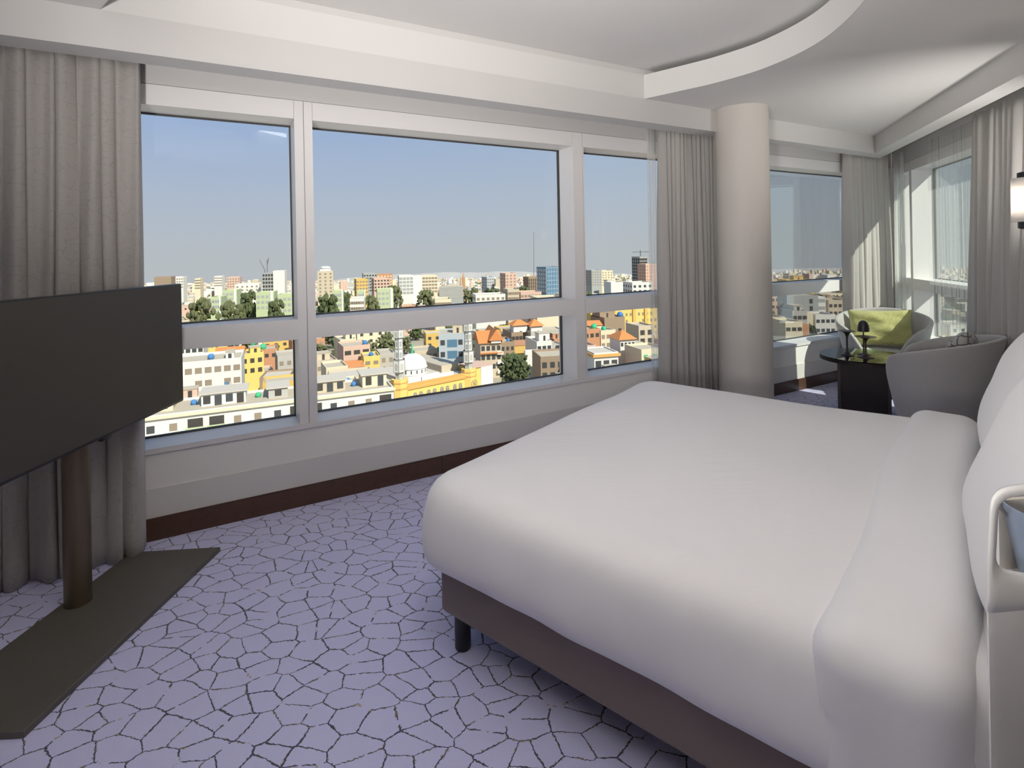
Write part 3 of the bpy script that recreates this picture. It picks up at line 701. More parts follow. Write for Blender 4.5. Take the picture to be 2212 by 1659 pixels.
for a, b in zip(pts_[:-1], pts_[1:]): cord.tube(a, b, .0022, 8)
obj('cord', cord, M['seam'], un, smooth=True, label='thin grey cord')
bc = fU(.098, 1.0285, .066)
bk = obj('beaker', MB().lathe([(.012, 0), (.036, .002), (.054, .100), (.051, .100), (.034, .008)], bc, 48), M['bluegrey'], base=bc, smooth=True)
tag(bk, 'blue-grey tapered beaker standing in the opening of the white stand', 'beaker')
# ------------------------------------------------------------------ the city below the windows
rc = random.Random(11)
def gz(Y): return -34.1 - .0395 * Y                        # ground of the hillside town, falling gently away
CM = {}
def cmat(key, c, rough=.85, noise=(.35, .10), **k):
    if key not in CM: CM[key] = mat('city_' + key, c, rough, noise=noise, **k)
    return CM[key]
WALLS = {'white': (.68, .66, .61), 'cream': (.66, .58, .42), 'beige': (.52, .44, .33), 'grey': (.42, .40, .37), 'ochre': (.60, .40, .12), 'pink': (.58, .40, .32),
         'terracotta': (.48, .24, .13), 'yellow': (.72, .52, .16), 'brown': (.30, .22, .15), 'green': (.44, .50, .30), 'bluegrey': (.42, .46, .50), 'slate': (.34, .35, .34)}
for k_, c_ in WALLS.items(): cmat(k_, c_)
cmat('roof', (.46, .40, .31)); cmat('roof2', (.52, .47, .40)); cmat('tile', (.58, .22, .07), noise=(2.5, .2)); cmat('glasswin', (.06, .065, .07), .25, noise=None); cmat('shutter', (.26, .21, .16)); cmat('dark', (.05, .045, .04), noise=None)
cmat('trim', (.70, .685, .64)); cmat('orange', (.62, .33, .10)); cmat('tankb', (.06, .20, .45)); cmat('tankg', (.05, .42, .20)); cmat('domew', (.70, .70, .69)); cmat('concrete', (.45, .43, .39)); cmat('towerblue', (.10, .20, .30), .2); cmat('iron', (.12, .11, .11), .6)
cmat('leaf', (.075, .095, .035), .8, noise=(.8, .45)); cmat('leaf2', (.11, .12, .05), .8, noise=(.8, .4)); cmat('trunk', (.10, .075, .05))
gm = mat('city_ground', (.34, .30, .23), .95, noise=(.02, .35))
# ground: one sloping sheet, seen as far as the haze
pts = [(-4200, 55), (4200, 55), (9000, 6000), (-9000, 6000)]
m_ = MB(); m_.add([Vector((x, y, gz(y))) for x, y in pts] + [Vector((x, y, gz(y) - 4)) for x, y in pts], [(0, 1, 2, 3), (7, 6, 5, 4), (0, 4, 5, 1), (1, 5, 6, 2), (2, 6, 7, 3), (3, 7, 4, 0)])
tag(obj('ground', m_, gm), 'dusty ground under the city outside the windows', kind='structure')

unit = MB().box(-.5, .5, -.5, .5, 0, 1)
def unitmesh(key):
    me = bpy.data.meshes.new('block_' + key); me.from_pydata([tuple(p) for p in unit.v], [], unit.f)
    me.materials.append(CM[key]); return me
UM = {}
def block(name, parent, key, x0, x1, y0, y1, z0, z1):
    """a box part in the parent's own space, sharing one unit mesh per material"""
    if key not in UM: UM[key] = unitmesh(key)
    o = bpy.data.objects.new(name, UM[key]); COL.objects.link(o); o.parent = parent
    o.location = ((x0 + x1) / 2, (y0 + y1) / 2, z0); o.scale = (x1 - x0, y1 - y0, z1 - z0); return o
OCC = []                                                    # plan circles and pixel boxes already taken
RECTS = []                                                  # oriented footprints: centre, half sizes, axis
def obb_hit(c, hx, hy, t):
    n = (-t[1], t[0])
    for (d, gx, gy, u) in RECTS:
        dx, dy = d[0] - c[0], d[1] - c[1]
        if dx * dx + dy * dy > (math.hypot(hx, hy) + math.hypot(gx, gy)) ** 2: continue
        m = (-u[1], u[0]); sep = False
        for ax in (t, n, u, m):
            q = abs(dx * ax[0] + dy * ax[1])
            ra = hx * abs(t[0] * ax[0] + t[1] * ax[1]) + hy * abs(n[0] * ax[0] + n[1] * ax[1]); rb = gx * abs(u[0] * ax[0] + u[1] * ax[1]) + gy * abs(m[0] * ax[0] + m[1] * ax[1])
            if q > ra + rb: sep = True; break
        if not sep: return True
    return False
LM = []                                                     # landmarks that the labels of ordinary houses refer to
def short(lb):
    for cut in (' with ', ' behind ', ' between ', ' beside ', ' near ', ' in front', ' among ', ' of the ', ' below', ' above', ' on ', ' under', ' at ', ' left ', ' by ', ' before ', ' of flats'):
        if cut in lb: lb = lb[:lb.index(cut)]
    return lb
def relate(x, y):
    names = [l[2] for l in LM]; best = None
    for lx, ly, nm in LM:
        if names.count(nm) > 1 or len(nm.split()) > 4: continue
        d = math.hypot(lx - x, ly - y)
        if best is None or d < best[0]: best = (d, ly, nm)
    d, ly, nm = best
    return ('beyond' if y - ly > 9 else 'in front of' if ly - y > 9 else 'beside') + ' the ' + nm
class Skip(Exception): pass
class House:
    """local frame: x along the front (left to right), y into the building, z up from the ground; front at y=0"""
    def __init__(s, name, pxl, pxr, ytop, Y, depth, label, cat='building', wall='cream', az=62, roof='roof', parapet=.7, group=None, height=None, plain=False, detail=None, wing=.3):
        a = R(az); t = Vector((math.sin(a), math.cos(a), 0)); n = Vector((-math.cos(a), math.sin(a), 0))
        yr = ytop + 20
        # the front line meets the vertical plane through the right pixel; moved away from the viewer until the plot is free
        for tries in range(34):
            Pl = at(pxl, yr, Y); rr = ray(pxr, yr); k = rr.x / rr.y; q = (k * Pl.y - Pl.x) / (t.x - k * t.y)
            s.W = max(1.0, q); c = Pl + t * (s.W / 2) + n * (depth / 2)
            if not obb_hit((c.x, c.y), s.W / 2 + wing, depth / 2 + .4, (t.x, t.y)): break
            if group: raise Skip()
            Y *= 1.02
        RECTS.append(((c.x, c.y), s.W / 2 + wing, depth / 2 + .4, (t.x, t.y)))
        s.D = depth; s.g = gz(Pl.y)
        top = at(pxl, ytop, Y).z
        s.H = (top - s.g) if height is None else height
        s.t, s.n, s.P = t, n, Vector((Pl.x, Pl.y, s.g))
        s.root = thing(name, s.P, math.atan2(t.y, t.x), label=label, cat=cat, group=group)
        s.Y = Pl.y; s.near = (Pl.y < 235) if detail is None else detail; s.wall = wall
        c = s.P + t * (s.W / 2) + n * (depth / 2); OCC.append((c.x, c.y, max(s.W, depth) * .62))
        if not group: LM.append((c.x, c.y, short(label)))
        s.box('wall', wall, 0, s.W, 0, depth, -3, s.H)
        if not plain: s.roof(roof, parapet)
    def box(s, name, key, x0, x1, y0, y1, z0, z1): return block(name, s.root, key, x0, x1, y0, y1, z0, z1)
    def mesh(s, name, mb, key, smooth=False, kind=None, label=None): return obj(name, mb, CM[key], s.root, world=False, smooth=smooth, kind=kind, label=label)
    def roof(s, key, p, x0=0, x1=None, y0=0, y1=None, z=None):
        x1 = s.W if x1 is None else x1; y1 = s.D if y1 is None else y1; z = s.H if z is None else z
        if p > 0:
            m = MB(); e = .25
            m.box(x0, x1, y0, y0 + e, z, z + p).box(x0, x1, y1 - e, y1, z, z + p).box(x0, x0 + e, y0 + e, y1 - e, z, z + p).box(x1 - e, x1, y0 + e, y1 - e, z, z + p)
            s.mesh('parapet', m, s.wall)
        s.box('roof', key, x0 + .2, x1 - .2, y0 + .2, y1 - .2, z - .1, z + .06)
    def windows(s, cols, rows, w=1.2, h=1.3, z0=None, face='front', key='shutter', fh=3.1, skip=.0, x0=0, x1=None, top=None, y=0.0):
        """a regular grid of windows on the front or the left end wall"""
        x1 = (s.W if face == 'front' else s.D) if x1 is None else x1; top = s.H if top is None else top
        m = MB()
        for r in range(rows):
            z = top - 1.0 - h - r * fh
            if z < 0: break
            for c in range(cols):
                if rc.random() < skip: continue
                x = x0 + (x1 - x0) * (c + .5) / cols; e = .07
                a = (x - w / 2, x + w / 2, y - e, y + .05) if face == 'front' else (-e, .05, x - w / 2, x + w / 2)
                if s.near: s.box('window', key, *a, z, z + h)
                else: m.box(*a, z, z + h)
        if m.v: s.mesh('windows', m, key, kind='stuff')
    def tank(s, x, y, key='tankb', r=.8, z=None):
        z = s.H if z is None else z
        s.mesh('water_tank', MB().lathe([(r * .6, 0), (r, r * .5), (r, r * 1.1), (r * .6, r * 1.7), (.05, r * 1.85)], (x, y, z + .05), 12), key, smooth=True)
    def hut(s, x0, x1, y0, y1, h, key=None, z=None):
        z = s.H if z is None else z
        s.box('roof_hut', key or s.wall, x0, x1, y0, y1, z, z + h); s.box('hut_roof', 'roof', x0 - .15, x1 + .15, y0 - .15, y1 + .15, z + h, z + h + .2)
        s.box('door', 'dark', (x0 + x1) / 2 - .4, (x0 + x1) / 2 + .4, y0 - .06, y0 + .05, z, z + min(2, h - .3))
    def gable(s, key, rise, over=.5, x0=0, x1=None, y0=0, y1=None, z=None, along='x'):
        x1 = s.W if x1 is None else x1; y1 = s.D if y1 is None else y1; z = s.H if z is None else z
        x0 -= over; x1 += over; y0 -= over; y1 += over
        if along == 'x': r0, r1 = (x0, (y0 + y1) / 2), (x1, (y0 + y1) / 2)
        else: r0, r1 = ((x0 + x1) / 2, y0), ((x0 + x1) / 2, y1)
        b = [(x0, y0, z), (x1, y0, z), (x1, y1, z), (x0, y1, z), (*r0, z + rise), (*r1, z + rise)]
        f = [(0, 1, 5, 4), (2, 3, 4, 5), (1, 2, 5), (3, 0, 4), (0, 3, 2, 1)] if along == 'x' else [(0, 4, 5, 3), (1, 2, 5, 4), (0, 1, 4), (2, 3, 5), (0, 3, 2, 1)]
        s.mesh('tiled_roof', MB().add(b, f), key)
    def pyramid(s, key, x0, x1, y0, y1, z, rise, over=.4):
        x0 -= over; x1 += over; y0 -= over; y1 += over
        s.mesh('tiled_roof', MB().add([(x0, y0, z), (x1, y0, z), (x1, y1, z), (x0, y1, z), ((x0 + x1) / 2, (y0 + y1) / 2, z + rise)], [(0, 1, 4), (1, 2, 4), (2, 3, 4), (3, 0, 4), (0, 3, 2, 1)]), key)
    def balcony(s, x0, x1, z, d=1.1, h=1.0, key=None):
        s.box('balcony', key or s.wall, x0, x1, -d, 0, z, z + .18); s.box('balcony_rail', key or 'green', x0, x1, -d, -d + .1, z + .18, z + h)
        s.box('balcony_door', 'dark', x0 + .3, x1 - .3, -.05, .05, z + .2, z + 2.3)
PX = []                                                     # (px left, px right, y top, y bottom, Y) of what must stay in sight
def keep(a, b, c, d, Y): PX.append((a, b, c, d, Y))

# --- mosque
maz = R(50); mt = Vector((math.sin(maz), math.cos(maz), 0)); P = at(869, 850, 150)
mg = gz(150); mo = Vector((P.x, P.y, mg)); mq = thing('mosque', mo, math.atan2(mt.y, mt.x), label='yellow mosque with a white dome and two lattice minarets', cat='mosque')
keep(845, 1080, 700, 880, 150)
Pr = ray(1019, 830); k = Pr.x / Pr.y; ML = (k * P.y - P.x) / (mt.x - k * mt.y)      # length between the tower axes
zt = at(890, 838, 151).z - mg
mn = Vector((-mt.y, mt.x, 0)); c_ = mo + mt * (ML / 2 + 2.8) + mn * 13.8; RECTS.append(((c_.x, c_.y), ML / 2 + 6.0, 16.6, (mt.x, mt.y))); LM.append((c_.x, c_.y, 'yellow mosque'))
def mz(py, Y=150): return at(869, py, Y).z - mg
def mp(name, mb, key, smooth=False, label=None, parent=None): return obj(name, mb, CM[key], mq if parent is None else parent, world=False, smooth=smooth, label=label)
block('hall', mq, 'yellow', 0, ML, .6, 30, -3, zt); block('roof', mq, 'roof2', .5, ML, 1.4, 29.5, zt, zt + .15)
block('cornice', mq, 'orange', 1.5, ML - 1.5, .25, 1.0, zt - .75, zt - .15); block('parapet', mq, 'orange', 0, ML, .55, 1.1, zt, zt + .9)
block('roof_wall', mq, 'trim', ML * .30, ML * .76, 1.4, 1.9, zt, zt + 1.9); block('roof_wall', mq, 'trim', ML * .12, ML * .62, 4.3, 4.8, zt, zt + 1.7)
block('roof_deck', mq, 'roof2', ML * .10, ML * .64, 4.8, 17, zt, zt + 1.6)
block('side_wing', mq, 'beige', ML * .78, ML + 1.5, 9, 30, -3, zt + 2.2); block('wing_roof', mq, 'roof', ML * .79, ML + 1.3, 9.2, 29.8, zt + 2.2, zt + 2.3)
block('annex', mq, 'yellow', ML + 1.6, ML + 4.4, 1.2, 9, -3, zt + 1.4); block('annex_wall', mq, 'trim', ML + 4.4, ML + 9.2, 1.0, 9, -3, zt + 1.7)
block('annex_roof', mq, 'pink', ML + 1.5, ML + 9.3, .9, 9.2, zt + 1.7, zt + 1.95)
for i, px in enumerate((899, 911.5, 928.5, 941, 957, 969, 985, 997)):                # arched windows
    r_ = ray(px, 845); kk = r_.x / r_.y; q = (kk * P.y - P.x) / (mt.x - kk * mt.y); wv, zb, zs_ = .62, zt - 4.2, zt - 2.5
    arc = [(q + wv * math.cos(t), zs_ + wv * math.sin(t)) for t in [math.pi * j / 10 for j in range(11)]]
    pol = [(q + wv, zb)] + arc + [(q - wv, zb)]
    n_ = len(pol); a = MB().add([(x, .52, z) for x, z in pol] + [(x, .7, z) for x, z in pol], [tuple(range(n_)), tuple(range(2 * n_ - 1, n_ - 1, -1))] + [(j, (j + 1) % n_, n_ + (j + 1) % n_, n_ + j) for j in range(n_)])
    aw = mp('arched_window', a, 'shutter')
    m2 = MB().box(q - .04, q + .04, .45, .53, zb, zs_ + wv); m2.box(q - wv, q + wv, .45, .53, zs_ - .05, zs_ + .05)
    mp('window_bar', m2, 'concrete', parent=aw)
def poly(n, r, ph=0): return [(r * math.cos(2 * math.pi * i / n + ph), r * math.sin(2 * math.pi * i / n + ph)) for i in range(n)]
def minaret(x, ytop_t, ybase, sects, rt, Yt):
    zt_ = at(869, ytop_t, 150).z - mg if x < 5 else at(1019, ytop_t, Yt).z - mg
    pol = [(x + a, 1.5 + b) for a, b in poly(8, rt, R(22.5))]
    tw_ = mp('tower', MB().prism(pol, -3, zt_), 'yellow', label='yellow octagonal tower')
    mp('tower_band', MB().prism([(x + a, 1.5 + b) for a, b in poly(8, rt + .12, R(22.5))], zt_ * .55, zt_ * .55 + .35).prism([(x + a, 1.5 + b) for a, b in poly(8, rt + .12, R(22.5))], zt_ - 1.0, zt_ - .75), 'orange', parent=tw_)
    for zz_ in (zt_ - 3.2, zt_ - 7.6):
        for a in (-90 - 22.5, -90 + 22.5, -90 - 67.5):
            ca, sa = math.cos(R(a)), math.sin(R(a)); ap = rt * math.cos(R(22.5)); c = Vector((x + ap * ca, 1.5 + ap * sa, 0)); tt = Vector((-sa, ca, 0)); nn = Vector((ca, sa, 0))
            mp('window', MB().box(-.25, .25, -.1, .06, zz_, zz_ + 1.1, lambda u, v, z: c + tt * u + nn * v + Vector((0, 0, z))), 'shutter', parent=tw_)
    z = zt_
    for (hh, r, kind) in sects:
        pol = [(x + a, 1.5 + b) for a, b in poly(6, r, R(0))]
        sec = mp('minaret_section', MB().prism(pol, z, z + hh), 'trim')
        b = MB()
        for zz_ in (z, z + hh - .18): b.prism([(x + a, 1.5 + b_) for a, b_ in poly(6, r + .10)], zz_, zz_ + .18)
        for a, b_ in poly(6, r + .02): b.box(x + a - .09, x + a + .09, 1.5 + b_ - .09, 1.5 + b_ + .09, z, z + hh)
        mp('minaret_frame', b, 'slate', parent=sec)
        for a in (-150, -90, -30):
            ca, sa = math.cos(R(a)), math.sin(R(a)); ap = r * math.cos(R(30)); c = Vector((x + ap * ca, 1.5 + ap * sa, 0)); tt = Vector((-sa, ca, 0)); nn = Vector((ca, sa, 0))
            f = lambda u, v, z_: c + tt * u + nn * v + Vector((0, 0, z_))
            g = MB(); wv = r * .24; z1, z2 = z + hh * .18, z + hh * .58
            pl_ = [(wv, z1)] + [(wv * 1.25 * math.cos(t), z2 + wv * 1.25 * math.sin(t)) for t in [-.2 + (math.pi + .4) * j / 8 for j in range(9)]] + [(-wv, z1)]
            n_ = len(pl_); g.add([f(u, .05, z_) for u, z_ in pl_] + [f(u, -.05, z_) for u, z_ in pl_], [tuple(range(n_)), tuple(range(2 * n_ - 1, n_ - 1, -1))] + [(j, (j + 1) % n_, n_ + (j + 1) % n_, n_ + j) for j in range(n_)])
            mp('lattice_panel', g, 'concrete' if kind else 'slate', parent=sec)
        z += hh
    mp('minaret_cap', MB().lathe([(sects[-1][1] * .95, 0), (sects[-1][1] * .8, .6), (.45, 1.3), (.3, 1.5), (.42, 1.9), (.12, 2.4), (.05, 3.2)], (x, 1.5, z), 14), 'trim', smooth=True)
SECT = [(2.0, 1.15, 0), (3.6, 1.72, 1), (3.1, 1.20, 0), (3.1, 1.12, 0), (2.4, 1.55, 1), (2.6, 1.0, 0), (1.6, .8, 0)]
minaret(0, 820, 0, SECT, 2.42, 150)
minaret(ML, 797, 0, SECT, 2.42, 150 + ML * mt.y)
dx, dy = ML * .375, 10.2                                      # dome
dr_ = mp('drum', MB().lathe([(4.35, 0), (4.35, 2.0)], (dx, dy, zt + 1.4), 28), 'domew', smooth=True)
dm = mp('dome', MB().lathe([(4.55, 0), (4.6, .15)] + [(4.45 * math.cos(t), .2 + 4.0 * math.sin(t)) for t in [R(9 * j) for j in range(10)]] + [(.05, 4.2)], (dx, dy, zt + 3.3), 32), 'domew', smooth=True, label='white plaster dome')
for j in range(16):
    a = 2 * math.pi * (j + .5) / 16; c = Vector((dx + 4.33 * math.cos(a), dy + 4.33 * math.sin(a), 0)); tt = Vector((-math.sin(a), math.cos(a), 0)); nn = Vector((math.cos(a), math.sin(a), 0))
    mp('drum_window', MB().box(-.17, .17, -.1, .06, zt + 2.0, zt + 3.0, lambda u, v, z: c + tt * u + nn * v + Vector((0, 0, z))), 'dark', parent=dr_)
mp('finial', MB().lathe([(.55, 0), (.3, .5), (.42, .9), (.25, 1.3), (.36, 1.7), (.2, 2.1), (.28, 2.5), (.05, 3.6)], (dx, dy, zt + 7.3), 14), 'tankg', smooth=True, label='green dome finial', parent=dm)
# ring of the clock-like stone rose on the right tower
rose = MB()
for j in range(12):
    a = 2 * math.pi * j / 12; rose.box(ML + .45 + 1.05 * math.cos(a) - .12, ML + .45 + 1.05 * math.cos(a) + .12, -.9, -.72, zt - 2.6 + 1.05 * math.sin(a) - .16, zt - 2.6 + 1.05 * math.sin(a) + .16)
rose.box(ML + .1, ML + .8, -.9, -.72, zt - 3.1, zt - 2.1); mp('stone_rose', rose, 'brown')

# --- the long white block right below the window
h = House('apartment_block', 300, 852, 908, 92, 11, 'long white apartment block with balconies and huts on its terrace roof', wall='white', az=66, roof='roof', parapet=.5)
keep(300, 852, 800, 960, 92)
n_ = int(h.W / 3.4)
for i in range(n_):
    x = 1.7 + i * 3.4
    for r in range(4):
        z = h.H - 2.6 - r * 3.0
        if (i % 5) in (2, 3): h.balcony(x - 1.5, x + 1.5, z - .6, key='green')
        else: h.box('window', 'shutter' if (i + r) % 3 else 'glasswin', x - .6, x + .6, -.06, .05, z, z + 1.3)
h.box('cornice', 'cream', -.3, h.W + .3, -.5, 0, h.H - .15, h.H + .35)
for a, b, hh, k_ in ((1.5, 4.5, 1.7, 'cream'), (9, 16.5, 2.3, 'white'), (20.5, 24, 2.0, 'grey'), (29, 35, 2.2, 'beige'), (38.5, 43.5, 2.6, 'cream'), (46, 49, 2.0, 'beige'), (52.5, 56, 2.4, 'grey')):
    if b > h.W: continue
    h.box('roof_hut', k_, a, b, 4.0, 9.5, h.H, h.H + hh); h.box('hut_roof', 'roof2', a - .4, b + .4, 3.6, 9.9, h.H + hh, h.H + hh + .2)
    q = int((b - a) / 1.8)
    for j in range(q):
        xx = a + (b - a) * (j + .5) / q; h.box('window', 'glasswin' if (j % 3) else 'dark', xx - .6, xx + .6, 3.93, 4.05, h.H + .5 - .4 * (j % 2), h.H + hh - .35)
for x_, k_ in ((7.5, 'tankb'), (18.6, 'tankg'), (26, 'tankg'), (37, 'tankb'), (50.5, 'tankg')):
    if x_ < h.W: h.tank(x_, 6.5, k_, .55)

# --- white blocks at the left
h = House('apartment_block', 330, 522, 795, 128, 13, 'white four-storey block with shuttered windows and laundry', wall='white', az=66)
keep(397, 522, 775, 868, 128)
h.windows(9, 4, 1.5, 1.4, key='shutter', fh=3.2, skip=.1); h.windows(2, 3, face='left'); h.tank(h.W * .62, 5, 'tankb'); h.hut(h.W * .8, h.W * .9, 4, 8, 1.6)
for k in range(4): h.box('laundry', ('trim', 'tankb', 'towerblue', 'pink')[k], h.W * .77 + .55 * k, h.W * .77 + .55 * k + .45, -.16, -.1, h.H - 6.1, h.H - 5.2)
h = House('apartment_block', 330, 440, 752, 160, 12, 'white block with small paired windows behind the laundry block', wall='white', az=66)
h.windows(8, 2, 1.2, 1.3, key='glasswin'); keep(397, 440, 752, 790, 160)
h = House('house', 447, 492, 757, 172, 12, 'yellow and brown house with an ochre top storey', wall='yellow', az=58); h.windows(3, 1, 1.5, 1.3); h.hut(2, h.W - 2, 3, 9, 3, 'ochre')
h = House('house', 467, 524, 772, 150, 10, 'low house with an orange tiled roof behind the laundry block', wall='cream', az=66, plain=True); h.gable('tile', 2.0)
h = House('house', 520, 570, 770, 158, 9, 'bright yellow house with a green roof dome', wall='yellow', az=56); h.windows(3, 2, 1.2, 1.4, key='dark'); h.hut(3, 6, 2, 6, 2.0); h.tank(4.5, 7, 'tankg', .9, h.H + 2)
h = House('house', 521, 592, 812, 142, 10, 'pink plastered house with a row of dark arched windows', wall='pink', az=60); h.windows(3, 1, 1.0, 1.6, face='left', key='dark'); h.windows(4, 2, 1.2, 1.3)
h = House('house', 536, 600, 762, 186, 10, 'terracotta house with a green water dome', wall='terracotta', az=64); h.windows(4, 1, 1.3, 1.3, key='dark'); h.tank(5, 5, 'tankg', 1.1)
h = House('house', 600, 650, 775, 170, 12, 'grey concrete house behind the first window post', wall='grey', az=62); h.windows(3, 2)
h = House('house', 684, 730, 786, 165, 12, 'beige house with shuttered windows and parapet near the first window post', wall='beige', az=60); h.windows(3, 2, 1.5, 1.3); h.hut(1, 5, 5, 9, 2.2)
h = House('house', 705, 752, 800, 150, 10, 'cream house with brown shutters beside the orange brick house', wall='cream', az=62); h.windows(3, 2, 1.5, 1.4)
h = House('house', 752, 786, 795, 148, 9, 'orange brick house with an awning roof', wall='terracotta', az=62); h.windows(2, 1, 1.2, 1.1, key='dark'); h.gable('tile', 1.2)
h = House('house', 786, 821, 775, 152, 9, 'bright ochre yellow house between grey neighbours', wall='yellow', az=68); h.windows(2, 2, 1.6, 1.2, key='shutter'); h.tank(3, 4, 'tankb'); keep(786, 821, 772, 803, 152)
h = House('house', 821, 853, 768, 156, 10, 'grey plastered house with two rows of brown shutters', wall='grey', az=68); h.windows(2, 2, 1.3, 1.6)
h = House('house', 742, 800, 753, 178, 12, 'pink topped house with a shaded loggia', wall='pink', az=62); h.windows(3, 1, 2.2, 1.5, key='dark'); h.tank(h.W * .9, 4, 'tankb', .9)
h = House('house', 735, 770, 738, 205, 12, 'cream house with a low hut among the trees', wall='cream', az=60); h.windows(4, 1); h.hut(3, 7, 4, 9, 2)

# --- right of the mosque
h = House('office_building', 948, 1003, 724, 196, 14, 'blue-grey office building with wide dark window bands', wall='bluegrey', az=84, parapet=.4); keep(948, 1003, 716, 780, 196)
for r in range(2): h.box('window_band', 'towerblue', h.W * .33, h.W * .72, -.08, .05, h.H - 4.6 - 4.2 * r, h.H - 1.8 - 4.2 * r)
for q, z_ in ((.15, 3.8), (.85, 3.8), (.15, 8.2), (.85, 8.2), (.38, 12.2), (.6, 12.2), (.85, 12.2)): h.box('window', 'glasswin', h.W * q - .8, h.W * q + .8, -.08, .05, h.H - z_, h.H - z_ + 1.9)
h.hut(h.W * .55, h.W * .95, 4, 9, 3, 'beige')
h = House('house', 948, 998, 765, 172, 10, 'cream house with a green roof tank behind the dome', wall='cream', az=68); h.windows(3, 1, 1.5, 1.6); h.tank(1, 3, 'tankg', 1.3); h.tank(8, 6, 'tankb', .7)
h = House('house', 896, 946, 762, 186, 10, 'beige two-storey house with awnings behind the white dome', wall='beige', az=66); h.windows(4, 1, 1.6, 1.4)
h = House('villa', 1038, 1083, 742, 176, 13, 'brown villa with a steep orange tiled roof and gable', wall='beige', az=78, plain=True); keep(1038, 1140, 708, 790, 176)
h.gable('tile', 3.4, .7); h.windows(4, 3, 1.2, 1.6, key='glasswin'); h.box('awning', 'tile', -.3, h.W + .3, -1.0, 0, h.H - 3.5, h.H - 3.2)
h.gable('tile', 3.6, .5, x0=h.W * .45, x1=h.W * 1.02, y0=-.8, y1=h.D, z=h.H + .9, along='y'); h.box('gable_wall', 'trim', h.W * .5, h.W * .97, -.9, -.6, h.H, h.H + 1.4)
for r in range(3): h.box('balcony', 'trim', h.W - 1.5, h.W + .6, -.9, 0, h.H - 4.0 - 3.2 * r, h.H - 3.1 - 3.2 * r)
h = House('house', 1082, 1112, 744, 166, 12, 'tall brown house with an ochre crenellated top', wall='brown', az=74, parapet=.9, wing=7.5); h.windows(3, 3, 1.0, 1.4, key='dark'); h.tank(4, 4, 'tankb', .7); h.box('side_wing', 'ochre', h.W, h.W + 7, .5, 11, -3, h.H - 1); h.box('side_roof', 'terracotta', h.W, h.W + 7.2, .3, 11.2, h.H - 1, h.H - .7)
h = House('house', 1105, 1130, 722, 205, 12, 'brown and white house with a pyramid tile roof on its terrace', wall='brown', az=72); h.windows(3, 2, 1.4, 1.6, key='dark'); h.box('upper_room', 'trim', 2, 8, 3, 8, h.H, h.H + 3); h.pyramid('tile', 2, 8, 3, 8, h.H + 3, 2.6, .8)
h = House('house', 1147, 1167, 720, 215, 9, 'house with a small red pyramid roof near the second window post', wall='grey', az=70); h.windows(2, 2, 1.3, 1.4); h.box('upper_room', 'white', 1, 6, 2, 7, h.H, h.H + 2.5); h.pyramid('tile', 1, 6, 2, 7, h.H + 2.5, 2.8, .8)
h = House('house', 1160, 1192, 742, 182, 12, 'white house with a roof room near the second window post', wall='white', az=72); h.windows(3, 2, 1.3, 1.4, key='glasswin'); h.hut(2, 6, 3, 7, 2.8)
h = House('house', 1168, 1236, 776, 158, 12, 'dark house with rows of brown windows below the second window post', wall='brown', az=80); h.windows(4, 3, 1.4, 1.7, key='glasswin')
h = House('house', 1135, 1166, 758, 176, 2, 'tall bare white wall beside the big tree', wall='trim', az=80, plain=True)
# third bay
h = House('apartment_block', 1276, 1420, 676, 232, 16, 'long yellow apartment block with many small windows', wall='yellow', az=74, parapet=.5, detail=True); keep(1276, 1420, 664, 704, 232)
h.windows(16, 4, .9, 1.3, key='shutter', fh=3.0, skip=.12)
for q in (.12, .32, .62, .8): h.box('stair_tower', 'ochre', h.W * q, h.W * q + 1.4, -.5, 0, -3, h.H + 1)
h = House('house', 1267, 1300, 704, 214, 8, 'pale blue house with a red tiled roof', wall='bluegrey', az=80, plain=True); h.gable('tile', 1.6)
h = House('house', 1306, 1350, 690, 205, 12, 'brown block house in front of the yellow apartments', wall='brown', az=72); h.windows(2, 3, 1.4, 1.2, key='dark', skip=.5); h.hut(0, 7, 4, 11, 3.5); h.tank(h.W * .95, 3, 'tankb', 1.3)
h = House('house', 1262, 1296, 716, 190, 10, 'terracotta house with green roof tanks', wall='terracotta', az=66); h.windows(3, 1, 1.4, 1.4, key='dark'); h.tank(6, 3, 'tankg', 1.0); h.tank(9, 7, 'tankg', .8)
h = House('house', 1298, 1330, 718, 184, 10, 'cream house with an open terrace and tank', wall='cream', az=70); h.windows(3, 2, 1.3, 1.5); h.tank(3, 3, 'tankg', .9)
h = House('house', 1340, 1372, 734, 172, 8, 'white house with an orange pyramid roof above the concrete wall', wall='white', az=76, plain=True); h.pyramid('tile', 0, h.W, 0, 8, h.H, 2.6, .7); h.windows(4, 1, .8, 1.2, key='glasswin')
h = House('house', 1294, 1384, 748, 158, 11, 'bare concrete block house wall with a white side', wall='slate', az=78, parapet=.9, wing=2.8); h.box('side_wing', 'white', h.W, h.W + 2.4, -.2, 11, -3, h.H + .6); h.box('window', 'shutter', h.W + .5, h.W + 1.9, -.3, -.15, h.H - 3.6, h.H - 2.2); keep(1294, 1405, 742, 778, 158)
h = House('house', 1284, 1336, 772, 140, 9, 'white villa with an orange tiled eave near the sill', wall='white', az=76, plain=True); h.box('eave', 'orange', -.5, h.W + .5, -.5, 9.5, h.H, h.H + .7); h.roof('roof2', .4, z=h.H + .7); h.windows(3, 2, 1.6, 1.7, key='glasswin'); keep(1284, 1355, 766, 806, 140)
h = House('house', 1262, 1288, 752, 150, 9, 'pink house with a white balustrade beside the orange eave villa', wall='pink', az=74); h.windows(2, 2, 1.4, 1.6, key='dark'); h.box('balustrade', 'trim', 0, h.W, -.9, -.7, h.H - 3.6, h.H - 2.6)
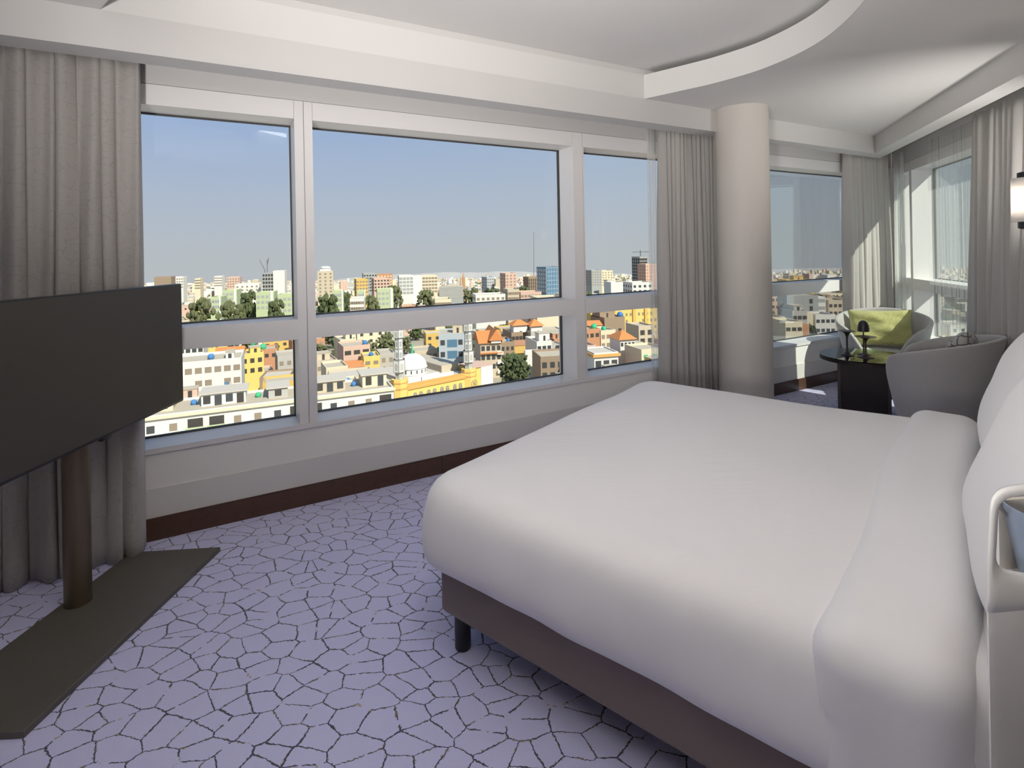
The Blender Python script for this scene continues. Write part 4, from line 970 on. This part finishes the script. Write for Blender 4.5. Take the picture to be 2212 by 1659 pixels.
h = House('house', 1380, 1412, 708, 196, 10, 'sand coloured house with deep loggias by the sheer curtain', wall='beige', az=74); h.windows(2, 2, 1.8, 1.8, key='dark')
h = House('house', 1386, 1440, 760, 160, 10, 'cream house with green shutters by the sheer curtain', wall='cream', az=72); h.windows(3, 2, 1.3, 1.5, key='tankg')

# --- landmark towers and blocks on the skyline
def tower(name, pl_, pr_, yt, Y, wall, label, az=70, cols=5, rows=8, key='shutter', depth=14, w=1.6, hh=1.5, left=True, cat='building', band=None):
    h = House(name, pl_, pr_, yt, Y, depth, label, cat, wall, az, parapet=.8, detail=False)
    h.windows(cols, rows, w, hh, key=key)
    if left: h.windows(4, rows, w, hh, face='left', key=key)
    keep(pl_, pr_, yt, yt + 30, Y); return h
h = tower('tower_block', 590, 615, 587, 470, 'white', 'white tower block with a dark unfinished side', cols=0, rows=0, left=False, az=75); h.windows(4, 9, 2.6, 2.1, face='left', key='dark')
h.box('frame_side', 'slate', -9, 0, 1, 13, -3, h.H - 1)
m_ = MB()
for r in range(9):
    for c in range(4): m_.box(-9 + c * 2.25 + .3, -9 + c * 2.25 + 1.9, .85, 1.05, h.H - 4 - r * 3.3, h.H - 2 - r * 3.3)
h.mesh('windows', m_, 'dark', kind='stuff')
h = tower('tower_block', 686, 720, 588, 460, 'beige', 'beige tower block with a stepped round top', az=72, cols=3, rows=7); h.box('crown', 'trim', 2, h.W - 2, 2, 12, h.H, h.H + 2.5); h.mesh('rooftop_disc', MB().lathe([(3.5, 0), (4.5, .8), (4.5, 1.6), (2, 2.4)], (h.W / 2, 7, h.H + 2.5), 20), 'trim', smooth=True)
tower('apartment_block', 862, 893, 597, 455, 'white', 'white apartment block with dark loggias on its left', az=74, cols=4, rows=5, w=2.6, hh=2.2, key='slate')
tower('apartment_block', 893, 912, 598, 460, 'trim', 'blank white apartment block end wall', az=80, cols=0, rows=0, left=False)
tower('apartment_block', 912, 945, 597, 462, 'cream', 'cream apartment block with brown loggias', az=78, cols=5, rows=5, w=2.4, hh=1.8, key='shutter')
h = House('metal_hall', 949, 1001, 620, 330, 10, 'grey corrugated metal hall below the skyline', wall='slate', az=84, parapet=0, detail=False)
m_ = MB(); [m_.box(0, h.W, -.12, 0, h.H - .6 - .8 * j, h.H - .25 - .8 * j) for j in range(9)]; h.mesh('siding', m_, 'concrete', kind='stuff'); keep(949, 1001, 620, 643, 330)
h = House('tower', 998, 1005, 600, 460, 3, 'slim red-brown minaret with a pointed top', wall='terracotta', az=80, plain=True, cat='minaret', detail=False); h.pyramid('terracotta', .5, h.W - .5, .3, 2.7, h.H, 5, 0); keep(998, 1005, 592, 622, 460)
h = House('glass_tower', 1180, 1213, 578, 395, 14, 'blue glass office tower beside the second window post', wall='towerblue', az=62, parapet=.4, detail=False); keep(1180, 1213, 575, 642, 395)
m_ = MB(); [m_.box(0, h.W, -.15, 0, h.H - 3.2 * j - .3, h.H - 3.2 * j) for j in range(9)]; [m_.box(h.W * j / 6 - .12, h.W * j / 6 + .12, -.15, 0, -2, h.H) for j in range(7)]; h.mesh('facade_grid', m_, 'bluegrey', kind='stuff'); h.windows(5, 6, 1.3, 2.2, face='left', key='trim')
tower('tower_block', 1092, 1116, 592, 520, 'pink', 'pink tower block in front of the hills', az=66, cols=3, rows=7, key='shutter')
tower('office_building', 1142, 1176, 600, 500, 'brown', 'brown ribbed office building beside the glass tower', az=70, cols=8, rows=4, key='dark', w=1.0, hh=2.6)
tower('apartment_block', 1052, 1068, 600, 540, 'bluegrey', 'small blue-grey block with a brick side', az=64, cols=3, rows=4)
tower('apartment_block', 770, 795, 605, 470, 'ochre', 'ochre brick block below the skyline', az=66, cols=4, rows=4)
tower('apartment_block', 785, 815, 592, 540, 'slate', 'dark unfinished tower behind the ochre block', az=70, cols=5, rows=6, key='dark')
tower('apartment_block', 808, 842, 603, 500, 'pink', 'pink brick apartment block with dark balconies', az=66, cols=5, rows=4, key='dark')
tower('tower_block', 815, 848, 594, 580, 'terracotta', 'brick red tower with cream bands', az=70, cols=5, rows=6, key='cream')
h = tower('tower_block', 1382, 1398, 556, 520, 'slate', 'tall unfinished concrete tower with a crane', az=70, cols=4, rows=12, key='dark', w=2.2, hh=2.2)
h.box('crane_jib', 'iron', -4, 16, 6, 6.5, h.H + 5, h.H + 5.6); h.box('crane_mast', 'iron', 5, 5.6, 6, 6.6, h.H, h.H + 7)
h = tower('tower_block', 1395, 1425, 572, 500, 'pink', 'pink tower beside the unfinished tower', az=70, cols=4, rows=9, key='terracotta')
tower('apartment_block', 1278, 1300, 585, 640, 'slate', 'dark slab tower of the row behind the third bay', az=68, cols=4, rows=6)
tower('apartment_block', 1300, 1324, 586, 650, 'cream', 'cream slab tower of the row behind the third bay', az=68, cols=4, rows=6)
tower('apartment_block', 1366, 1410, 613, 330, 'white', 'white block with square windows under the pink tower', az=78, cols=4, rows=3, key='glasswin'); 
tower('apartment_block', 1320, 1347, 612, 380, 'trim', 'bright white low block near the yellow apartments', az=80, cols=0, rows=0, left=False)
for a, b, c, d, k_, lb in ((333, 370, 600, 560, 'brown', 'brown scaffolded block on the far skyline'), (370, 396, 600, 600, 'white', 'white slab block on the far skyline beside the scaffolded block'), (421, 433, 603, 640, 'cream', 'small cream tower on the far skyline'), (463, 480, 598, 660, 'white', 'slim white tower pair on the far skyline'), (490, 518, 600, 640, 'pink', 'pinkish double tower on the far skyline'), (508, 560, 616, 480, 'white', 'long white building with blue panels in front of the skyline')):
    tower('apartment_block', a, b, c, d, k_, lb, az=74, cols=5, rows=4)
for a, b, c, d, lb in ((455, 478, 645, 300, 'green apartment block among trees near the television'), (480, 512, 630, 340, 'green apartment block with a white stair strip'), (553, 592, 635, 300, 'green apartment block beside the first window post'), (600, 640, 640, 290, 'green apartment block behind the first window post'), (720, 742, 632, 330, 'green apartment block with a pale flank'), (772, 790, 632, 320, 'green apartment block behind the grove'), (815, 850, 628, 320, 'green apartment block left of the minaret tip')):
    h = tower('apartment_block', a, b, c, d, 'green', lb, az=74, cols=4, rows=3, key='slate'); h.box('stair_strip', 'trim', h.W * .8, h.W * .95, -.4, 0, -3, h.H + 1.5)
for a, b, c, d, k_, lb in ((1028, 1092, 640, 300, 'white', 'white terrace of flats with brown window rows below the hills'), (1097, 1122, 628, 320, 'beige', 'beige block of flats with a tank below the pink tower'), (1125, 1170, 634, 310, 'pink', 'pink and white flats beside the glass tower'), (1160, 1215, 646, 280, 'cream', 'low cream flats at the foot of the glass tower'), (756, 786, 648, 290, 'white', 'white flats with shaded balconies left of the minaret tip'), (940, 975, 650, 285, 'cream', 'cream house under the metal hall'), (1216, 1240, 640, 300, 'beige', 'beige flats behind the second window post')):
    tower('apartment_block', a, b, c, d, k_, lb, az=78, cols=6, rows=3)
# right window behind the column
h = House('apartment_block', 1700, 1768, 640, 215, 10, 'tall plain grey block with a few square windows', wall='slate', az=96, parapet=.3, wing=3.5); keep(1700, 1768, 632, 690, 215)
for r in range(4): h.box('window', 'dark', h.W * .72, h.W * .82, -.07, .05, h.H - 3.0 - 2.9 * r, h.H - 1.2 - 2.9 * r)
h.box('side_balconies', 'white', h.W, h.W + 3.2, 1, 9, -3, h.H - .5)
m_ = MB(); [m_.box(h.W + .2, h.W + 3.0, .9, 1.05, h.H - 2.6 - 3 * r, h.H - 1.3 - 3 * r) for r in range(6)]; h.mesh('windows', m_, 'slate', kind='stuff')
h = House('house', 1712, 1744, 676, 178, 9, 'grey-brown house with a yellow sunlit side in front of the grey block', wall='grey', az=92, wing=2.4); h.windows(3, 2, 1.3, 1.2, key='dark'); h.box('side_wing', 'cream', h.W, h.W + 2, .2, 8, -3, h.H); h.hut(2, h.W, 3, 8, 2.0); keep(1712, 1755, 668, 700, 178)
h = House('house', 1670, 1697, 690, 160, 8, 'small sunlit cream house with one window', wall='cream', az=92); h.box('window', 'dark', h.W * .68, h.W * .8, -.07, .05, h.H - 2.2, h.H - 1.2); keep(1670, 1735, 690, 712, 160)
h = House('house', 1697, 1734, 700, 150, 8, 'low yellow house with a terracotta flank', wall='cream', az=90, wing=2.4); h.windows(3, 1, 1.2, 1.0, key='dark'); h.box('side_wing', 'terracotta', h.W, h.W + 2, .2, 8, -3, h.H - .3)
h = House('house', 1762, 1805, 684, 175, 9, 'pale blue and white house with a dark window by the corner drape', wall='white', az=92); h.windows(4, 2, 1.1, 1.1, key='glasswin')
h = House('house', 1790, 1830, 652, 220, 10, 'beige flats behind the corner drape', wall='beige', az=92); h.windows(4, 3, 1.2, 1.3, key='dark')
h = House('house', 1655, 1695, 640, 235, 10, 'pink house beside the round column', wall='pink', az=92); h.windows(4, 2, 1.3, 1.3, key='dark')
h = House('house', 1700, 1760, 607, 330, 12, 'ochre orange house above the rail of the corner window', wall='ochre', az=90, detail=False); h.windows(6, 2); h.hut(6, 12, 3, 8, 3)
h = House('house', 1655, 1700, 608, 340, 12, 'beige house with dark openings above the rail beside the column', wall='beige', az=90, detail=False); h.windows(5, 2, key='dark')

# --- cranes and mast on the skyline
def lattice(name, px, y0, y1, Y, label, jib=None):
    a, b = at(px, y1, Y), at(px, y0, Y); a.z = gz(Y)
    t = thing(name, a, label=label, cat='crane' if jib else 'mast')
    RECTS.append(((a.x, a.y), 1, 1, (1, 0)))
    obj('mast', MB().tube(a, b, .5, 6, .3), CM['iron'], t)
    if jib:
        j0, j1 = at(px, jib[0], Y), at(jib[1], jib[2], Y); obj('jib', MB().tube(j0, j1, .45, 6, .25), CM['iron'], t)
lattice('tower_crane', 572, 583, 610, 560, 'thin construction crane with a raised jib above the white tower', (583, 560, 560))
lattice('tower_crane', 577, 560, 610, 575, 'second thin crane behind the white tower', (572, 581, 556))
lattice('radio_mast', 1153, 500, 600, 900, 'tall thin radio mast in front of the hills')

# --- hills far behind
rh = random.Random(4)
def hill(x0, x1, ytop, Y, label, amp):
    pts_ = []; n = 40
    for i in range(n + 1):
        px = x0 + (x1 - x0) * i / n; e = math.sin(math.pi * i / n) ** .6
        y = ytop + (1 - e) * 18 + amp * math.sin(i * .9) + amp * .6 * math.sin(i * 2.3 + 1); pts_.append(at(px, y, Y))
    m = MB(); n = len(pts_)
    back = [p + Vector((0, 900, -40)) for p in pts_]; low = [Vector((p.x, p.y - 500, gz(Y) - 60)) for p in pts_]; lowb = [Vector((p.x, p.y + 1500, gz(Y) - 60)) for p in pts_]
    m.add(low + pts_ + back + lowb, [(r * n + i, r * n + i + 1, (r + 1) * n + i + 1, (r + 1) * n + i) for r in range(3) for i in range(n - 1)])
    tag(obj('hill', m, HM), label, kind='structure')
HM = mat('far_hill', (.40, .38, .36), .95, noise=(.003, .1))
hill(720, 1500, 587, 4200, 'low hazy ridge beyond the city', 1.0)
hill(1500, 2300, 578, 4600, 'flat hazy rise beyond the right-hand windows', .6)

# --- trees
def crown_mesh(seed, n=120, sq=1.0, sub=1, small=.72):
    r_ = random.Random(seed); bm_ = bmesh.new()
    for i in range(n):
        a = r_.uniform(0, 6.28); zz_ = r_.uniform(-.75, .72); q = r_.uniform(.15, .78) * math.sqrt(max(.05, 1 - zz_ * zz_))
        rad_ = r_.uniform(.14, .27) * small; c = Vector((q * math.cos(a), q * math.sin(a), zz_ * sq))
        g = bmesh.ops.create_icosphere(bm_, subdivisions=sub, radius=rad_, matrix=Matrix.Translation(c))
        for v in g['verts']:
            d = v.co - c; k = 1 + .30 * r_.uniform(-1, 1); v.co = c + d * k
    me_ = bpy.data.meshes.new('crown'); bm_.to_mesh(me_); bm_.free(); return me_
CROWNS = []
for i in range(5):
    me_ = crown_mesh(i); me_.materials.append(CM['leaf' if i % 2 else 'leaf2']); CROWNS.append(me_)
tm = MB().tube((0, 0, 0), (0, 0, 1), .5, 7, .3); TRUNK = bpy.data.meshes.new('trunk'); TRUNK.from_pydata([tuple(p) for p in tm.v], [], tm.f); TRUNK.materials.append(CM['trunk'])
def tree(x, y, hgt, rad_, label, group=None, crown=None):
    g = gz(y); t = thing('tree', (x, y, g), rc.uniform(0, 6.28), label=label, cat='tree', group=group)
    o = bpy.data.objects.new('crown', crown or rc.choice(CROWNS)); COL.objects.link(o); o.parent = t; zr = max(rad_ * .9, hgt * .46); o.location = (0, 0, hgt - zr * .86); o.scale = (rad_ * 1.15, rad_ * 1.15, zr)
    o = bpy.data.objects.new('trunk', TRUNK); COL.objects.link(o); o.parent = t; o.location = (0, 0, -1); o.scale = (rad_ * .16, rad_ * .16, hgt * .4 + 1); return t
big = crown_mesh(77, 700, .95, 1, .40); big.materials.append(CM['leaf'])
def tree_px(px, ytop, Y, wpx, label, group=None, crown=None):
    for tries in range(26):
        p = at(px, ytop, Y); r_ = wpx / 2 * Y / FPX
        if not obb_hit((p.x, p.y), r_ * 1.2, r_ * 1.2, (1, 0)): break
        if group: return
        Y *= 1.02
    RECTS.append(((p.x, p.y), r_ * 1.2, r_ * 1.2, (1, 0))); tr = tree(p.x, p.y, p.z - gz(p.y), r_, label, group, crown)
    tr['label'] = label if not group else ('small ' if r_ < 3.2 else 'broad ' if r_ > 4.4 else '') + ('tall ' if p.z - gz(p.y) > 8.5 else 'low ' if p.z - gz(p.y) < 6.5 else '') + 'leafy tree ' + relate(p.x, p.y)
    if not group: keep(px - wpx / 2, px + wpx / 2, ytop, ytop + wpx * .6, Y)
tree_px(1112, 760, 147, 74, 'big dark green tree beside the mosque annex', None, big)
tree_px(1148, 786, 142, 40, 'rounded tree beside the big dark tree', None, big)
for px, y_, Y, wp_, lb in ((432, 642, 262, 58, 'broad tree among the green flats near the television'), (500, 648, 258, 62, 'wide spreading tree left of the green flats'), (536, 628, 300, 40, 'dense tree in front of the green flats'), (595, 646, 268, 40, 'bushy tree beside the first window post'), (708, 635, 300, 50, 'big tree with a pale house at its foot'), (745, 628, 330, 30, 'tall tree beside the pale flank'), (802, 636, 300, 36, 'olive tree behind the white flats'), (850, 615, 420, 40, 'tree in front of the white apartment block'), (920, 625, 400, 44, 'tree under the cream apartment block'), (1020, 622, 420, 60, 'row tree beside the red-brown minaret'), (1062, 622, 400, 44, 'tree behind the white terrace of flats'), (1095, 628, 380, 40, 'tree near the pink tower'), (1130, 618, 440, 44, 'tree before the brown office'), (1316, 610, 400, 26, 'round dark tree before the bright white block'), (1332, 622, 380, 26, 'small tree near the bright white block'), (1275, 628, 360, 24, 'tree at the third bay edge'), (556, 746, 205, 40, 'tree behind the terracotta house'), (580, 745, 210, 60, 'dark grove tree behind the terracotta house'), (690, 742, 215, 40, 'tree beside the first window post above the houses'), (735, 728, 235, 50, 'tree below the middle rail'), (800, 735, 215, 34, 'tree beside the pink topped house'), (832, 722, 222, 46, 'speckled tree left of the minaret'), (1268, 672, 235, 22, 'dark tree at the end of the yellow block'), (1662, 672, 200, 34, 'green tree beside the round column'), (1680, 654, 225, 34, 'dark tree in front of the grey block'), (1660, 720, 150, 30, 'shrubby tree low beside the column'), (1752, 700, 172, 26, 'tree between the two sunlit houses')):
    tree_px(px, y_, Y, wp_, lb)

# --- the ordinary houses that fill the quarters
pal = ['cream', 'beige', 'white', 'grey', 'cream', 'beige', 'ochre', 'pink', 'terracotta', 'brown', 'white']
def blocked(px0, px1, yt, Y, x, y, r_):
    for a, b, c, d, YY in PX:
        if px1 > a and px0 < b and Y < YY and yt < d - 3: return True
    return False
COUNT = {}
Y = 118
while Y < 640:
    wm = 9.6 * (Y / 130) ** .5; px = 270 + rc.uniform(0, 40)
    while px < 2130:
        wpx = wm * rc.uniform(.75, 1.3) * FPX / Y
        if 1440 < px < 1630: px += wpx; continue
        yy = Y * rc.uniform(.96, 1.04); ht = rc.uniform(5.5, 10.5) * (1 if Y < 330 else 1.25)
        p = at(px + wpx / 2, 700, yy); base = Vector((p.x, p.y, gz(p.y) + ht)); ypx = toPx(base)[1]
        if not blocked(px, px + wpx * .85, ypx, yy, p.x, p.y + 4, wpx * yy / FPX / 2):
            k_ = rc.choice(pal); zone = 'near' if yy < 235 else ('middle' if yy < 400 else 'far')
            if rc.random() < (.10 if Y < 215 else .38 if Y < 420 else .2):
                tree_px(px + wpx / 2, ypx, yy, min(wpx, 9 * FPX / yy), {'near': 'ordinary leafy tree between the nearer houses', 'middle': 'ordinary leafy tree among the middle-distance houses', 'far': 'ordinary leafy tree among the far houses'}[zone], 'trees among the houses')
            else:
                lab = {'near': 'plain %s flat-roofed house in the nearer quarter', 'middle': 'plain %s flat-roofed house in the middle distance', 'far': 'plain %s flat-roofed building in the far quarter'}[zone] % {'ochre': 'ochre', 'grey': 'grey'}.get(k_, k_)
                try: h = House('house', px, px + wpx * .88, ypx, yy, wm * rc.uniform(.7, 1.1), lab, 'building', k_, rc.uniform(58, 76) if px < 1500 else rc.uniform(80, 95), rc.choice(['roof', 'roof2', 'roof']), .6, 'plain %s houses, %s' % (k_, zone), detail=False)
                except Skip: px += wpx * .35; continue
                h.windows(max(2, int(h.W / 3.3)), 2, 1.4, 1.35, key=rc.choice(['shutter', 'dark', 'glasswin']), skip=.15)
                if h.D > 5: h.windows(2, 2, 1.2, 1.3, face='left', key='dark', skip=.3)
                ex = ''
                if rc.random() < .45 and yy < 400: h.hut(h.W * .1, h.W * .45, h.D * .4, h.D * .8, 2.1); ex = ' with roof hut'
                if rc.random() < .35 and yy < 300: tk = rc.choice(['tankb', 'tankg', 'tankb']); h.tank(h.W * .75, h.D * .5, tk, .7); ex += (' and ' if ex else ' with ') + ('blue' if tk == 'tankb' else 'green') + ' tank'
                h.root['group'] = 'plain flat-roofed houses'; h.root['label'] = 'plain %s house%s %s' % (k_, ex, relate(h.P.x, h.P.y))
                if len(h.root['label'].split()) > 16: h.root['label'] = 'plain %s house with roof hut %s' % (k_, relate(h.P.x, h.P.y))
        px += wpx
    Y *= 1.105
# --- the carpet of houses and trees towards the horizon
def scatter(name, keys, lab, cat, nn_, y0, span, leaf):
    m_ = MB(); mi = []
    for i in range(nn_):
        yy = y0 * (span ** rc.random()); x = yy * rc.uniform(-.85, 1.05); g = gz(yy); a, b = rc.uniform(5, 13) * (yy / 600) ** .4, rc.uniform(5, 12)
        hh = rc.uniform(5, 11) * (rc.uniform(1.8, 3.0) if rc.random() < .07 and not leaf else 1)
        if leaf: a *= 1.3; hh *= .7
        if obb_hit((x, yy), a, a, (1, 0)): continue
        rz = R(rc.uniform(15, 30)); c, s = math.cos(rz), math.sin(rz); k = rc.randrange(len(keys)); n0 = len(m_.f)
        f = lambda u, v, z: Vector((x + c * u - s * v, yy + s * u + c * v, g + z))
        if leaf: m_.add([f(-a, 0, hh * .3), f(0, -b, hh * .3), f(a, 0, hh * .3), f(0, b, hh * .3), f(-a * .3, -b * .2, hh), f(a * .4, b * .1, hh * .9)], [(0, 1, 4), (1, 2, 5), (1, 5, 4), (2, 3, 5), (3, 4, 5), (3, 0, 4)])
        else: m_.box(-a / 2, a / 2, -b / 2, b / 2, -2, hh, f)
        mi += [k] * (len(m_.f) - n0)
    o = obj(name, m_, CM[keys[0]])
    for k in keys[1:]: o.data.materials.append(CM[k])
    o.data.polygons.foreach_set('material_index', mi)
    tag(o, lab, cat, kind='stuff')
scatter('distant_houses', ['cream', 'white', 'pink', 'beige', 'white', 'grey'], 'countless pale houses of the far city below the horizon', 'houses', 5200, 440, 10, False)
scatter('distant_trees', ['leaf', 'leaf2'], 'far green tree cover between the distant houses', 'trees', 1800, 380, 8, True)
